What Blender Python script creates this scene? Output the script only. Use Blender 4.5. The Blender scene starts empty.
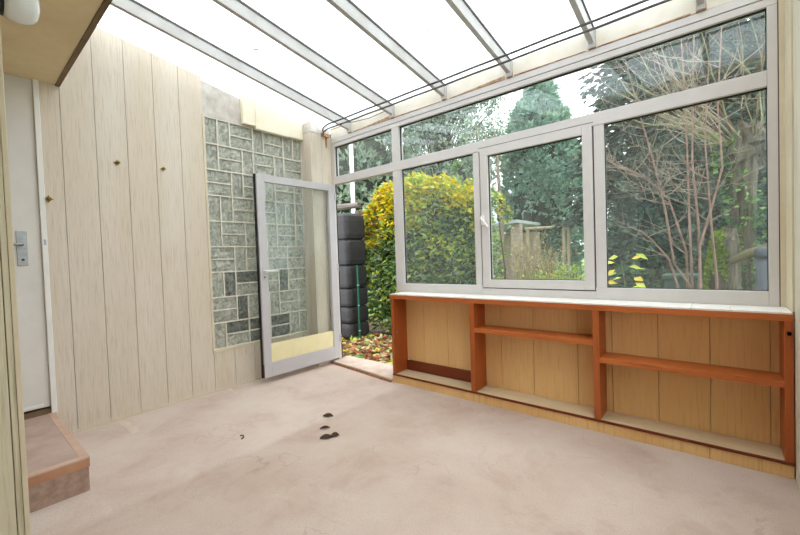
import bpy, math, random
from mathutils import Vector, Matrix, noise
R = random.Random(7)
COL = bpy.context.scene.collection
PI = math.pi

# ------------------------------------------------------------------ materials
def lin(c):
    c = c / 255.0
    return c / 12.92 if c <= 0.04045 else ((c + 0.055) / 1.055) ** 2.4
def rgb(r, g, b):
    return (lin(r), lin(g), lin(b), 1.0)

def new_mat(name):
    m = bpy.data.materials.new(name); m.use_nodes = True
    nt = m.node_tree; nt.nodes.clear()
    out = nt.nodes.new('ShaderNodeOutputMaterial')
    return m, nt, out

def noise_mix(nt, c1, c2, scale=5.0, stretch=(1, 1, 1), detail=5, lo=0.35, hi=0.65, rough=0.6, dist=0.0, base=None):
    """colour node: c1..c2 mixed by noise on the world position (or over a base colour socket)"""
    g = nt.nodes.new('ShaderNodeNewGeometry')
    mp = nt.nodes.new('ShaderNodeMapping'); mp.inputs['Scale'].default_value = stretch
    nt.links.new(g.outputs['Position'], mp.inputs['Vector'])
    n = nt.nodes.new('ShaderNodeTexNoise'); n.inputs['Scale'].default_value = scale
    n.inputs['Detail'].default_value = detail; n.inputs['Roughness'].default_value = rough
    n.inputs['Distortion'].default_value = dist
    nt.links.new(mp.outputs[0], n.inputs['Vector'])
    mr = nt.nodes.new('ShaderNodeMapRange'); mr.inputs['From Min'].default_value = lo; mr.inputs['From Max'].default_value = hi
    nt.links.new(n.outputs['Fac'], mr.inputs['Value'])
    mx = nt.nodes.new('ShaderNodeMix'); mx.data_type = 'RGBA'
    nt.links.new(mr.outputs[0], mx.inputs['Factor'])
    if base is not None: nt.links.new(base, mx.inputs['A'])
    else: mx.inputs['A'].default_value = c1
    mx.inputs['B'].default_value = c2
    return mx.outputs['Result'], n.outputs['Fac']

def principled(nt, out, col, rough=0.6, metal=0.0, bump=None, bstr=0.2, bdist=0.01, spec=0.4):
    p = nt.nodes.new('ShaderNodeBsdfPrincipled')
    if isinstance(col, tuple): p.inputs['Base Color'].default_value = col
    else: nt.links.new(col, p.inputs['Base Color'])
    p.inputs['Roughness'].default_value = rough; p.inputs['Metallic'].default_value = metal
    p.inputs['Specular IOR Level'].default_value = spec
    if bump is not None:
        b = nt.nodes.new('ShaderNodeBump'); b.inputs['Strength'].default_value = bstr; b.inputs['Distance'].default_value = bdist
        nt.links.new(bump, b.inputs['Height']); nt.links.new(b.outputs[0], p.inputs['Normal'])
    nt.links.new(p.outputs[0], out.inputs['Surface'])
    return p

def mat(name, c1, c2=None, scale=6.0, stretch=(1, 1, 1), rough=0.6, metal=0.0, bstr=0.1, lo=0.35, hi=0.65, spec=0.4, detail=5, bdist=0.01):
    m, nt, out = new_mat(name)
    col, f = noise_mix(nt, c1, c2 or c1, scale, stretch, detail, lo, hi)
    principled(nt, out, col, rough, metal, f if bstr else None, bstr, bdist, spec)
    return m

def grain_mat(name, c1, c2, c3, fine=60, rough=0.6, axis='z', spec=0.35, amount=0.5, fleck=(0.52, 0.75)):
    """laminate or veneer: long streaks along an axis, blotched by a slow noise, with darker flecks"""
    s = {'z': (1, 1, 0.035), 'x': (0.035, 1, 1), 'y': (1, 0.035, 1)}[axis]
    s2 = {'z': (1, 1, 0.15), 'x': (0.15, 1, 1), 'y': (1, 0.15, 1)}[axis]
    m, nt, out = new_mat(name)
    a, _ = noise_mix(nt, c1, c2, 2.5, s2, 3, 0.3, 0.7)
    b, f = noise_mix(nt, None, c3, fine, s, 6, fleck[0], fleck[1], 0.7, base=a)
    principled(nt, out, b, rough, 0, f, 0.05, 0.004, spec)
    return m

def leaf_mat(name, c1, c2, rough=0.45, trans=0.25, scale=3.0):
    m, nt, out = new_mat(name)
    col, f = noise_mix(nt, c1, c2, scale, (1, 1, 1), 3, 0.35, 0.65)
    p = nt.nodes.new('ShaderNodeBsdfPrincipled'); p.inputs['Roughness'].default_value = rough
    p.inputs['Specular IOR Level'].default_value = 0.35
    nt.links.new(col, p.inputs['Base Color'])
    t = nt.nodes.new('ShaderNodeBsdfTranslucent'); nt.links.new(col, t.inputs['Color'])
    mx = nt.nodes.new('ShaderNodeMixShader'); mx.inputs[0].default_value = trans
    nt.links.new(p.outputs[0], mx.inputs[1]); nt.links.new(t.outputs[0], mx.inputs[2])
    nt.links.new(mx.outputs[0], out.inputs['Surface'])
    return m

def glass_mat(name, tint, dust=0.05, strength=1.0, dustcol=(0.8, 0.85, 0.85, 1)):
    """clear pane: see-through, mirror-like by the viewing angle, thin dust film"""
    m, nt, out = new_mat(name)
    lw = nt.nodes.new('ShaderNodeLayerWeight'); lw.inputs['Blend'].default_value = 0.5
    pw = nt.nodes.new('ShaderNodeMath'); pw.operation = 'POWER'; pw.inputs[1].default_value = 4.0
    nt.links.new(lw.outputs['Facing'], pw.inputs[0])
    ma = nt.nodes.new('ShaderNodeMath'); ma.operation = 'MULTIPLY_ADD'; ma.inputs[1].default_value = 0.9 * strength; ma.inputs[2].default_value = 0.05 * strength
    nt.links.new(pw.outputs[0], ma.inputs[0]); ma.use_clamp = True
    tr = nt.nodes.new('ShaderNodeBsdfTransparent'); tr.inputs[0].default_value = tint
    gl = nt.nodes.new('ShaderNodeBsdfGlossy'); gl.inputs['Roughness'].default_value = 0.02
    gl.inputs['Color'].default_value = (0.9, 0.95, 0.96, 1)
    df = nt.nodes.new('ShaderNodeBsdfDiffuse'); df.inputs[0].default_value = dustcol
    m1 = nt.nodes.new('ShaderNodeMixShader'); m1.inputs[0].default_value = dust
    nt.links.new(tr.outputs[0], m1.inputs[1]); nt.links.new(df.outputs[0], m1.inputs[2])
    m2 = nt.nodes.new('ShaderNodeMixShader'); nt.links.new(ma.outputs[0], m2.inputs[0])
    nt.links.new(m1.outputs[0], m2.inputs[1]); nt.links.new(gl.outputs[0], m2.inputs[2])
    nt.links.new(m2.outputs[0], out.inputs['Surface'])
    return m

def roof_mat(name):
    m, nt, out = new_mat(name)
    tr = nt.nodes.new('ShaderNodeBsdfTransparent'); tr.inputs[0].default_value = (0.93, 0.96, 0.97, 1)
    tl = nt.nodes.new('ShaderNodeBsdfTranslucent')
    col, f = noise_mix(nt, (0.93, 0.95, 0.96, 1), (0.78, 0.80, 0.80, 1), 1.3, (1, 1, 1), 5, 0.55, 0.8)
    nt.links.new(col, tl.inputs[0])
    mx = nt.nodes.new('ShaderNodeMixShader'); mx.inputs[0].default_value = 0.45
    nt.links.new(tr.outputs[0], mx.inputs[1]); nt.links.new(tl.outputs[0], mx.inputs[2])
    gl = nt.nodes.new('ShaderNodeBsdfGlossy'); gl.inputs['Roughness'].default_value = 0.08
    m2 = nt.nodes.new('ShaderNodeMixShader'); m2.inputs[0].default_value = 0.05
    nt.links.new(mx.outputs[0], m2.inputs[1]); nt.links.new(gl.outputs[0], m2.inputs[2])
    nt.links.new(m2.outputs[0], out.inputs['Surface'])
    return m

def block_mat(name, ca=rgb(226, 226, 214), cb=rgb(160, 163, 151)):
    """hand-cast wavy glass brick: milky grey green, rippled face"""
    m, nt, out = new_mat(name)
    oi = nt.nodes.new('ShaderNodeObjectInfo')
    col, f = noise_mix(nt, ca, cb, 17, (1, 1.4, 0.9), 4, 0.36, 0.66, 0.6, 1.4)
    mu = nt.nodes.new('ShaderNodeMix'); mu.data_type = 'RGBA'; mu.blend_type = 'MULTIPLY'
    mr = nt.nodes.new('ShaderNodeMapRange'); mr.inputs['To Min'].default_value = 0.0; mr.inputs['To Max'].default_value = 0.35
    nt.links.new(oi.outputs['Random'], mr.inputs['Value']); nt.links.new(mr.outputs[0], mu.inputs['Factor'])
    nt.links.new(col, mu.inputs['A']); mu.inputs['B'].default_value = (0.62, 0.65, 0.62, 1)
    b = nt.nodes.new('ShaderNodeBump'); b.inputs['Strength'].default_value = 0.5; b.inputs['Distance'].default_value = 0.008
    nt.links.new(f, b.inputs['Height'])
    p = nt.nodes.new('ShaderNodeBsdfPrincipled'); p.inputs['Roughness'].default_value = 0.28
    nt.links.new(mu.outputs['Result'], p.inputs['Base Color']); nt.links.new(b.outputs[0], p.inputs['Normal'])
    t = nt.nodes.new('ShaderNodeBsdfTranslucent'); nt.links.new(mu.outputs['Result'], t.inputs['Color']); nt.links.new(b.outputs[0], t.inputs['Normal'])
    mx = nt.nodes.new('ShaderNodeMixShader'); mx.inputs[0].default_value = 0.4
    nt.links.new(p.outputs[0], mx.inputs[1]); nt.links.new(t.outputs[0], mx.inputs[2])
    nt.links.new(mx.outputs[0], out.inputs['Surface'])
    return m

def floor_mat(name):
    """pinkish worn concrete: blotches, a darker zone past the old joint, cracks and stain rings"""
    m, nt, out = new_mat(name)
    a, _ = noise_mix(nt, rgb(209, 193, 182), rgb(194, 173, 160), 1.3, (1, 1, 1), 6, 0.36, 0.64, 0.65)
    b, _ = noise_mix(nt, None, rgb(178, 150, 136), 2.6, (1, 1, 1), 8, 0.52, 0.88, 0.7, 0.6, base=a)
    g = nt.nodes.new('ShaderNodeNewGeometry'); sx = nt.nodes.new('ShaderNodeSeparateXYZ')
    nt.links.new(g.outputs['Position'], sx.inputs[0])
    wob = nt.nodes.new('ShaderNodeTexNoise'); wob.inputs['Scale'].default_value = 6; nt.links.new(g.outputs['Position'], wob.inputs['Vector'])
    ad = nt.nodes.new('ShaderNodeMath'); ad.operation = 'MULTIPLY_ADD'; ad.inputs[1].default_value = 0.08
    nt.links.new(wob.outputs['Fac'], ad.inputs[0]); nt.links.new(sx.outputs['X'], ad.inputs[2])
    mr = nt.nodes.new('ShaderNodeMapRange'); mr.inputs['From Min'].default_value = 1.40; mr.inputs['From Max'].default_value = 1.47
    mr.inputs['To Max'].default_value = 0.55
    nt.links.new(ad.outputs[0], mr.inputs['Value'])
    mx = nt.nodes.new('ShaderNodeMix'); mx.data_type = 'RGBA'; mx.blend_type = 'MULTIPLY'
    nt.links.new(mr.outputs[0], mx.inputs['Factor']); nt.links.new(b, mx.inputs['A']); mx.inputs['B'].default_value = (0.74, 0.685, 0.63, 1)
    # fine speckle
    c, f = noise_mix(nt, None, rgb(158, 136, 122), 130, (1, 1, 1), 3, 0.50, 0.95, 0.6, base=mx.outputs['Result'])
    # hairline cracks and ring stains: thin bands of a warped cell pattern, masked to patches
    wp = nt.nodes.new('ShaderNodeTexNoise'); wp.inputs['Scale'].default_value = 3.0; wp.inputs['Detail'].default_value = 5
    nt.links.new(g.outputs['Position'], wp.inputs['Vector'])
    ds = nt.nodes.new('ShaderNodeMath'); ds.operation = 'SUBTRACT'; ds.inputs[1].default_value = 0.47; nt.links.new(wp.outputs['Fac'], ds.inputs[0])
    ab = nt.nodes.new('ShaderNodeMath'); ab.operation = 'ABSOLUTE'; nt.links.new(ds.outputs[0], ab.inputs[0])
    m2 = nt.nodes.new('ShaderNodeMapRange'); m2.inputs['From Min'].default_value = 0.0; m2.inputs['From Max'].default_value = 0.012
    m2.inputs['To Min'].default_value = 0.32; m2.inputs['To Max'].default_value = 0.0
    nt.links.new(ab.outputs[0], m2.inputs['Value'])
    pm = nt.nodes.new('ShaderNodeTexNoise'); pm.inputs['Scale'].default_value = 1.4; nt.links.new(g.outputs['Position'], pm.inputs['Vector'])
    m3 = nt.nodes.new('ShaderNodeMapRange'); m3.inputs['From Min'].default_value = 0.52; m3.inputs['From Max'].default_value = 0.66
    nt.links.new(pm.outputs['Fac'], m3.inputs['Value'])
    ml = nt.nodes.new('ShaderNodeMath'); ml.operation = 'MULTIPLY'; nt.links.new(m2.outputs[0], ml.inputs[0]); nt.links.new(m3.outputs[0], ml.inputs[1])
    mx2 = nt.nodes.new('ShaderNodeMix'); mx2.data_type = 'RGBA'
    nt.links.new(ml.outputs[0], mx2.inputs['Factor']); nt.links.new(c, mx2.inputs['A']); mx2.inputs['B'].default_value = rgb(140, 106, 92)
    principled(nt, out, mx2.outputs['Result'], 0.75, 0, f, 0.08, 0.004, 0.25)
    return m

M = dict(
    board=grain_mat('pale_ash_board', rgb(218, 208, 194), rgb(208, 194, 174), rgb(182, 165, 141), fine=120, fleck=(0.50, 0.74)),
    board_grey=grain_mat('weathered_board', rgb(214, 206, 188), rgb(198, 188, 166), rgb(168, 156, 132), fine=35),
    groove=mat('groove_dark', rgb(190, 174, 152), rgb(168, 152, 130)),
    board_part=grain_mat('aged_board', rgb(214, 208, 186), rgb(200, 190, 160), rgb(150, 136, 104), fine=35),
    oak=grain_mat('yellow_oak_laminate', rgb(230, 190, 132), rgb(218, 172, 112), rgb(196, 148, 92), fine=90),
    oak_pale=grain_mat('pale_board_top', rgb(214, 196, 164), rgb(200, 178, 142), rgb(184, 160, 124), axis='x'),
    teak=grain_mat('orange_teak', rgb(178, 94, 44), rgb(156, 76, 32), rgb(116, 54, 24), fine=80, rough=0.4),
    teak_x=grain_mat('orange_teak_long', rgb(194, 108, 52), rgb(172, 88, 40), rgb(130, 64, 28), fine=80, rough=0.4, axis='x'),
    teak_dark=grain_mat('dark_teak', rgb(128, 56, 26), rgb(108, 44, 20), rgb(82, 34, 16), fine=80, rough=0.45, axis='x'),
    tile=mat('white_tile', rgb(236, 232, 226), rgb(226, 220, 212), 8, rough=0.25, bstr=0.02),
    alu=mat('grey_white_aluminium', rgb(208, 203, 200), rgb(204, 199, 196), 10, (1, 1, 1), 0.42, 0.0, 0.02),
    alu_door=mat('door_aluminium', rgb(194, 190, 192), rgb(190, 186, 188), 10, (1, 1, 1), 0.42, 0.0, 0.02),
    alu_line=mat('shadow_gap', rgb(88, 80, 78), rgb(70, 64, 62)),
    gasket=mat('black_gasket', rgb(38, 38, 40), rgb(30, 30, 32), rough=0.7),
    rafter=mat('rafter_metal', rgb(190, 188, 186), rgb(176, 172, 168), 5, rough=0.5, bstr=0.02),
    beam=mat('cream_beam', rgb(226, 221, 210), rgb(214, 204, 186), 4, rough=0.6, bstr=0.05),
    rust=mat('rusty_plate', rgb(196, 170, 140), rgb(150, 104, 66), 18, rough=0.8),
    redrust=mat('red_rust', rgb(150, 74, 58), rgb(120, 56, 44), 20, rough=0.9),
    plaster=mat('bare_plaster', rgb(208, 202, 194), rgb(178, 168, 158), 9, rough=0.9, bstr=0.3),
    fibre=mat('cream_fibreboard', rgb(236, 229, 208), rgb(226, 216, 190), 3, rough=0.8, bstr=0.03),
    yellow=mat('yellow_panel', rgb(238, 228, 184), rgb(230, 218, 170), 4, rough=0.7, bstr=0.03),
    mortar=mat('pale_mortar', rgb(226, 222, 208), rgb(210, 204, 188), 12, rough=0.9, bstr=0.2),
    block=block_mat('cast_glass_block'),
    block_dark=block_mat('dirty_glass_block', rgb(170, 173, 165), rgb(100, 104, 98)),
    floor=floor_mat('worn_concrete'),
    step=mat('step_concrete', rgb(188, 164, 152), rgb(168, 142, 128), 4, rough=0.8, bstr=0.08),
    step_edge=mat('step_edge', rgb(204, 172, 154), rgb(190, 156, 136), 6, rough=0.75),
    riser=mat('step_riser', rgb(192, 144, 112), rgb(174, 126, 96), 6, rough=0.75),
    riser_low=mat('step_rough', rgb(178, 150, 134), rgb(150, 124, 110), 25, rough=0.9, bstr=0.3),
    brick=mat('broken_edge', rgb(168, 118, 84), rgb(120, 84, 64), 30, rough=0.9, bstr=0.4),
    slab=mat('threshold_slab', rgb(216, 198, 184), rgb(194, 170, 154), 7, rough=0.8, bstr=0.08),
    white=mat('white_paint', rgb(236, 234, 230), rgb(228, 226, 220), 4, rough=0.4, bstr=0.01),
    doorwhite=mat('door_paint', rgb(226, 222, 216), rgb(216, 212, 206), 3, rough=0.4, bstr=0.01),
    soffit=mat('soffit_board', rgb(226, 210, 172), rgb(212, 192, 148), 2.2, rough=0.7, bstr=0.02),
    soffit_edge=mat('soffit_edge', rgb(126, 102, 72), rgb(104, 82, 58), 8, rough=0.7),
    trim=mat('beige_trim', rgb(214, 202, 176), rgb(204, 190, 162), 4, rough=0.6, bstr=0.03),
    housewall=mat('cream_render', rgb(222, 214, 200), rgb(212, 202, 186), 6, rough=0.9, bstr=0.1),
    glass=glass_mat('window_glass', (0.93, 0.965, 0.96, 1), 0.045, 0.8),
    glass_door=glass_mat('door_glass', (0.95, 0.97, 0.965, 1), 0.015, 0.35),
    darkglass=mat('dark_glass', rgb(40, 46, 48), rgb(30, 36, 38), 3, rough=0.08, bstr=0),
    roof=roof_mat('milky_roof_sheet'),
    steel=mat('brushed_steel', rgb(160, 160, 160), rgb(140, 140, 140), 30, rough=0.35, metal=0.9, bstr=0.02),
    wire=mat('wire_steel', rgb(96, 92, 90), rgb(78, 74, 72), 20, rough=0.6, metal=0.0, bstr=0),
    brass=mat('old_brass', rgb(160, 134, 66), rgb(112, 92, 46), 40, rough=0.35, metal=0.8, bstr=0.05),
    black=mat('black_plastic', rgb(30, 30, 30), rgb(22, 22, 22), rough=0.5),
    opal=mat('opal_glass', rgb(226, 228, 226), rgb(216, 218, 218), 4, rough=0.15, bstr=0, spec=0.6),
    deadleaf=mat('dead_leaf', rgb(70, 52, 42), rgb(48, 36, 30), 40, rough=0.9),
    tank=mat('anthracite_plastic', rgb(52, 51, 54), rgb(42, 41, 44), 20, rough=0.55, bstr=0.05),
    greenrod=mat('green_plastic', rgb(20, 92, 66), rgb(14, 76, 54), 20, rough=0.5),
    lightrod=mat('pale_band', rgb(170, 200, 190), rgb(150, 180, 170), 20, rough=0.5),
    binmat=mat('bin_plastic', rgb(66, 92, 82), rgb(54, 78, 70), 8, rough=0.55),
    railwood=mat('weathered_rail', rgb(124, 116, 108), rgb(86, 80, 74), 14, (0.2, 1, 1), 0.85),
    bark=mat('grey_bark', rgb(112, 105, 92), rgb(38, 35, 30), 26, (1, 1, 0.10), 0.95, bstr=0.7, bdist=0.03),
    bark_red=mat('brown_bark', rgb(116, 88, 74), rgb(80, 60, 50), 16, (1, 1, 0.12), 0.9, bstr=0.4),
    mossbark=mat('mossy_bark', rgb(102, 100, 70), rgb(74, 68, 56), 8, (1, 1, 0.2), 0.95, bstr=0.7, bdist=0.03),
    twig=mat('bare_twig', rgb(170, 156, 138), rgb(128, 112, 98), 9, rough=0.85),
    twig_red=mat('reddish_stem', rgb(146, 118, 104), rgb(112, 88, 78), 9, rough=0.85),
    twig_green=mat('greenish_twig', rgb(140, 138, 100), rgb(110, 108, 78), 9, rough=0.85),
    moss=leaf_mat('moss', rgb(138, 164, 40), rgb(92, 116, 32), 0.9, 0.1, 20),
    lawn=mat('lawn', rgb(122, 152, 72), rgb(92, 124, 54), 1.4, rough=0.9, bstr=0.2, detail=8),
    soil=mat('soil', rgb(120, 100, 80), rgb(92, 78, 60), 8, rough=0.95, bstr=0.4),
    l_yellow=leaf_mat('leaf_yellow', rgb(232, 204, 40), rgb(206, 180, 36)),
    l_lime=leaf_mat('leaf_lime', rgb(212, 216, 84), rgb(172, 190, 70)),
    l_orange=leaf_mat('leaf_orange', rgb(196, 138, 48), rgb(160, 100, 44)),
    l_green=leaf_mat('leaf_green', rgb(138, 174, 94), rgb(100, 140, 74)),
    l_dark=leaf_mat('leaf_dark', rgb(74, 112, 66), rgb(52, 88, 50)),
    l_grey=leaf_mat('leaf_greygreen', rgb(180, 194, 164), rgb(138, 158, 128)),
    l_brown=leaf_mat('leaf_brown', rgb(186, 124, 84), rgb(150, 94, 62), 0.8),
    l_red=leaf_mat('leaf_redbrown', rgb(200, 112, 84), rgb(164, 88, 64), 0.8),
    l_pale=leaf_mat('leaf_pale', rgb(222, 212, 160), rgb(196, 182, 128), 0.8),
    straw=leaf_mat('straw_stem', rgb(196, 176, 130), rgb(166, 142, 104), 0.8),
    c_blue=leaf_mat('cypress_needles', rgb(146, 182, 162), rgb(114, 152, 134), 0.8, 0.1),
    c_blue2=leaf_mat('cypress_tips', rgb(180, 210, 188), rgb(146, 180, 160), 0.8, 0.15),
    c_dark=leaf_mat('spruce_needles', rgb(52, 72, 62), rgb(38, 56, 48), 0.8, 0.1),
    c_dark2=leaf_mat('spruce_tips', rgb(88, 112, 98), rgb(66, 90, 78), 0.8, 0.15),
    c_mid=leaf_mat('pine_needles', rgb(148, 166, 146), rgb(114, 134, 116), 0.8, 0.15),
    c_mid2=leaf_mat('pine_tips', rgb(176, 190, 166), rgb(144, 162, 140), 0.8, 0.2),
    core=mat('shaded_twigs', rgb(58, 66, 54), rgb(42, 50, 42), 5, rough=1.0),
    shedwall=mat('shed_boards', rgb(214, 192, 178), rgb(186, 162, 148), 6, (1, 1, 3), rough=0.9),
    shedroof=mat('shed_roof', rgb(226, 228, 230), rgb(204, 208, 212), 5, rough=0.7),
    fence=mat('teal_netting', rgb(96, 140, 126), rgb(78, 118, 108), 8, rough=0.8),
    postwood=mat('post_wood', rgb(196, 178, 150), rgb(164, 144, 118), 10, (1, 1, 0.2), 0.9),
    houserender=mat('far_render', rgb(196, 200, 206), rgb(184, 188, 194), 3, rough=0.9),
    slate=mat('far_roof', rgb(206, 212, 222), rgb(190, 196, 206), 4, rough=0.8),
    polewhite=mat('white_pole', rgb(238, 240, 242), rgb(228, 230, 232), 4, rough=0.4, bstr=0),
    galv=mat('galvanised_pipe', rgb(64, 67, 76), rgb(48, 51, 58), 12, rough=0.5, metal=0.3),
)

# ------------------------------------------------------------------ mesh builder
class MB:
    def __init__(s): s.v = []; s.f = []; s.mi = []; s.mats = []
    def m(s, mt):
        if mt not in s.mats: s.mats.append(mt)
        return s.mats.index(mt)
    def poly(s, pts, faces, mt):
        i = len(s.v); k = s.m(mt)
        s.v += [tuple(p) for p in pts]
        for f in faces: s.f.append([i + a for a in f]); s.mi.append(k)
        return s
    def box(s, x0, x1, y0, y1, z0, z1, mt):
        p = [(x, y, z) for z in (z0, z1) for y in (y0, y1) for x in (x0, x1)]
        return s.poly(p, [(0, 2, 3, 1), (4, 5, 7, 6), (0, 1, 5, 4), (2, 6, 7, 3), (0, 4, 6, 2), (1, 3, 7, 5)], mt)
    def hexa(s, lo, hi, mt):
        """prism between two matching outlines (same count)"""
        n = len(lo)
        return s.poly(list(lo) + list(hi), [tuple(range(n - 1, -1, -1)), tuple(range(n, 2 * n))] +
                      [(i, (i + 1) % n, n + (i + 1) % n, n + i) for i in range(n)], mt)
    def tube(s, pts, rad, n, mt, cap=True):
        pts = [Vector(p) for p in pts]
        if not isinstance(rad, (list, tuple)): rad = [rad] * len(pts)
        i0 = len(s.v); k = s.m(mt); prev = None
        for j, p in enumerate(pts):
            d = (pts[min(j + 1, len(pts) - 1)] - pts[max(j - 1, 0)]).normalized()
            if prev is None:
                a = d.orthogonal().normalized()
            else:
                a = prev - d * prev.dot(d)
                a = a.normalized() if a.length > 1e-6 else d.orthogonal().normalized()
            prev = a; b = d.cross(a)
            for q in range(n):
                t = 2 * PI * q / n
                s.v.append(tuple(p + (a * math.cos(t) + b * math.sin(t)) * rad[j]))
        for j in range(len(pts) - 1):
            for q in range(n):
                s.f.append([i0 + j * n + q, i0 + j * n + (q + 1) % n, i0 + (j + 1) * n + (q + 1) % n, i0 + (j + 1) * n + q]); s.mi.append(k)
        if cap:
            s.f.append([i0 + q for q in range(n - 1, -1, -1)]); s.mi.append(k)
            e = i0 + (len(pts) - 1) * n
            s.f.append([e + q for q in range(n)]); s.mi.append(k)
        return s
    def lathe(s, prof, n, mt, c=(0, 0, 0), axis='z', sc=(1, 1)):
        """profile of (radius, height) turned about an axis through c"""
        i0 = len(s.v); k = s.m(mt); c = Vector(c)
        for r, h in prof:
            for q in range(n):
                t = 2 * PI * q / n; a, b = r * math.cos(t) * sc[0], r * math.sin(t) * sc[1]
                v = {'z': (a, b, h), 'x': (h, a, b), 'y': (b, h, a)}[axis]
                s.v.append(tuple(c + Vector(v)))
        for j in range(len(prof) - 1):
            for q in range(n):
                s.f.append([i0 + j * n + q, i0 + j * n + (q + 1) % n, i0 + (j + 1) * n + (q + 1) % n, i0 + (j + 1) * n + q]); s.mi.append(k)
        s.f.append([i0 + q for q in range(n - 1, -1, -1)]); s.mi.append(k)
        e = i0 + (len(prof) - 1) * n
        s.f.append([e + q for q in range(n)]); s.mi.append(k)
        return s
    def leaf(s, c, d, up, L, W, mt, curl=0.15):
        """a pointed leaf folded a little along its midrib"""
        d = d.normalized(); w = d.cross(up)
        w = w.normalized() if w.length > 1e-4 else d.orthogonal().normalized()
        n = w.cross(d); c = Vector(c)
        p = [c, c + d * L * .45 + w * W * .5 + n * L * curl * .5, c + d * L - n * L * curl, c + d * L * .45 - w * W * .5 + n * L * curl * .5, c + d * L * .5]
        return s.poly(p, [(0, 1, 4), (1, 2, 4), (2, 3, 4), (3, 0, 4)], mt)
    def blade(s, c, d, up, L, W, mt):
        d = d.normalized(); w = d.cross(up)
        w = w.normalized() if w.length > 1e-4 else d.orthogonal().normalized()
        c = Vector(c)
        return s.poly([c + w * W * .3, c + d * L * .5 + w * W * .5, c + d * L, c + d * L * .5 - w * W * .5, c - w * W * .3], [(0, 1, 2, 3, 4)], mt)

def tag(o, label=None, cat=None, group=None, kind=None):
    if label: o['label'] = label
    if cat: o['category'] = cat
    if group: o['group'] = group
    if kind: o['kind'] = kind
    return o
def root_off(p):
    v = Vector((0, 0, 0))
    while p is not None: v += Vector(p.location); p = p.parent
    return v
def add(name, mb, parent=None, label=None, cat=None, group=None, kind=None, bevel=0, smooth=False, at=None):
    off = root_off(parent)
    loc = Vector(at) if at is not None else Vector((0, 0, 0))
    me = bpy.data.meshes.new(name)
    me.from_pydata([tuple(Vector(v) - off - (loc if at is not None else Vector())) for v in mb.v], [], mb.f)
    for mt in mb.mats: me.materials.append(mt)
    me.polygons.foreach_set('material_index', mb.mi)
    if smooth: me.polygons.foreach_set('use_smooth', [True] * len(me.polygons))
    me.update()
    o = bpy.data.objects.new(name, me); COL.objects.link(o)
    o.location = loc
    if parent is not None: o.parent = parent
    if bevel:
        b = o.modifiers.new('bevel', 'BEVEL'); b.width = bevel; b.segments = 2; b.limit_method = 'ANGLE'; b.angle_limit = 0.6
    return tag(o, label, cat, group, kind)
def thing(name, label=None, cat=None, loc=(0, 0, 0), group=None, kind=None):
    o = bpy.data.objects.new(name, None); o.empty_display_size = 0.05; COL.objects.link(o); o.location = loc
    return tag(o, label, cat, group, kind)
def rdir(up=0.0):
    while True:
        v = Vector((R.uniform(-1, 1), R.uniform(-1, 1), R.uniform(-1, 1)))
        if 0.05 < v.length < 1: break
    v.normalize(); v.z += up
    return v.normalized()

# ------------------------------------------------------------------ camera
cam_d = bpy.data.cameras.new('camera'); cam = bpy.data.objects.new('camera', cam_d); COL.objects.link(cam)
CP = Vector((3.7442, -3.0552, 1.2375)); yaw, pit, rol = -0.6966, -0.0261, -0.034
fw = Vector((math.sin(yaw) * math.cos(pit), math.cos(yaw) * math.cos(pit), math.sin(pit)))
rt = Vector((math.cos(yaw), -math.sin(yaw), 0)); up = rt.cross(fw)
r2 = rt * math.cos(rol) + up * math.sin(rol); u2 = -rt * math.sin(rol) + up * math.cos(rol)
cam.matrix_world = Matrix(((r2.x, u2.x, -fw.x, CP.x), (r2.y, u2.y, -fw.y, CP.y), (r2.z, u2.z, -fw.z, CP.z), (0, 0, 0, 1)))
cam_d.sensor_width = 36; cam_d.lens = 379.67 * 36 / 800; cam_d.clip_start = 0.02; cam_d.clip_end = 300
bpy.context.scene.camera = cam

# ------------------------------------------------------------------ the room
SL = -0.161                                     # roof slope per metre of y
def roof_z(y, z0=2.825): return z0 + SL * y
XR = 4.05                                       # right wall

b = MB().box(-0.1, XR + .12, -3.9, -0.05, -0.12, 0.0, M['floor'])
floor = add('floor', b, kind='structure')
b = MB().box(-0.001, 0.42, -2.225, -2.165, -0.02, 0.0015, M['slab'])
b.box(-0.001, 0.36, -1.345, -1.30, -0.02, 0.0012, M['slab'])
add('trim_3', b, kind='structure')

# left wall: vertical boards with open grooves, a hole for the glass blocks
def board(b, y0, y1, z0, ztop, mt, x0=-0.05, x1=0.0, g=0.0013):
    zt = (lambda y: ztop) if isinstance(ztop, (int, float)) else ztop
    a, c = y0 + g, y1 - g
    b.hexa([(x0, a, z0), (x1, a, z0), (x1, c, z0), (x0, c, z0)], [(x0, a, zt(a)), (x1, a, zt(a)), (x1, c, zt(c)), (x0, c, zt(c))], mt)
wt = lambda y: 2.79 + SL * y
b = MB()
ys = [-2.571, -2.46, -2.255, -2.047, -1.839, -1.633, -1.425]
for i in range(len(ys) - 1): board(b, ys[i], ys[i + 1], 0.0, wt, M['board'])
yy = [-1.425, -1.22, -1.01, -0.80, -0.59, -0.40, -0.29]
for i in range(len(yy) - 1): board(b, yy[i], yy[i + 1], 0.0, 0.385, M['board'])
b.hexa([(-0.16, -2.571, 0), (-0.052, -2.571, 0), (-0.052, -1.43, 0), (-0.16, -1.43, 0)],
       [(-0.16, -2.571, wt(-2.571)), (-0.052, -2.571, wt(-2.571)), (-0.052, -1.43, wt(-1.43)), (-0.16, -1.43, wt(-1.43))], M['groove'])
b.box(-0.16, -0.052, -1.43, 0.0, 0, 0.40, M['groove'])
b.box(-0.16, 0.0, -3.9, -3.46, 0, 3.3, M['board'])
b.box(-0.16, 0.0, -3.46, -2.571, 2.61, 3.3, M['board'])
wall_left = add('wall_left', b, kind='structure', bevel=0.0015)
b = MB().box(-0.03, 0.012, -2.571, -0.29, -0.001, 0.012, M['trim'])
add('baseboard_left', b, kind='structure')

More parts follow.
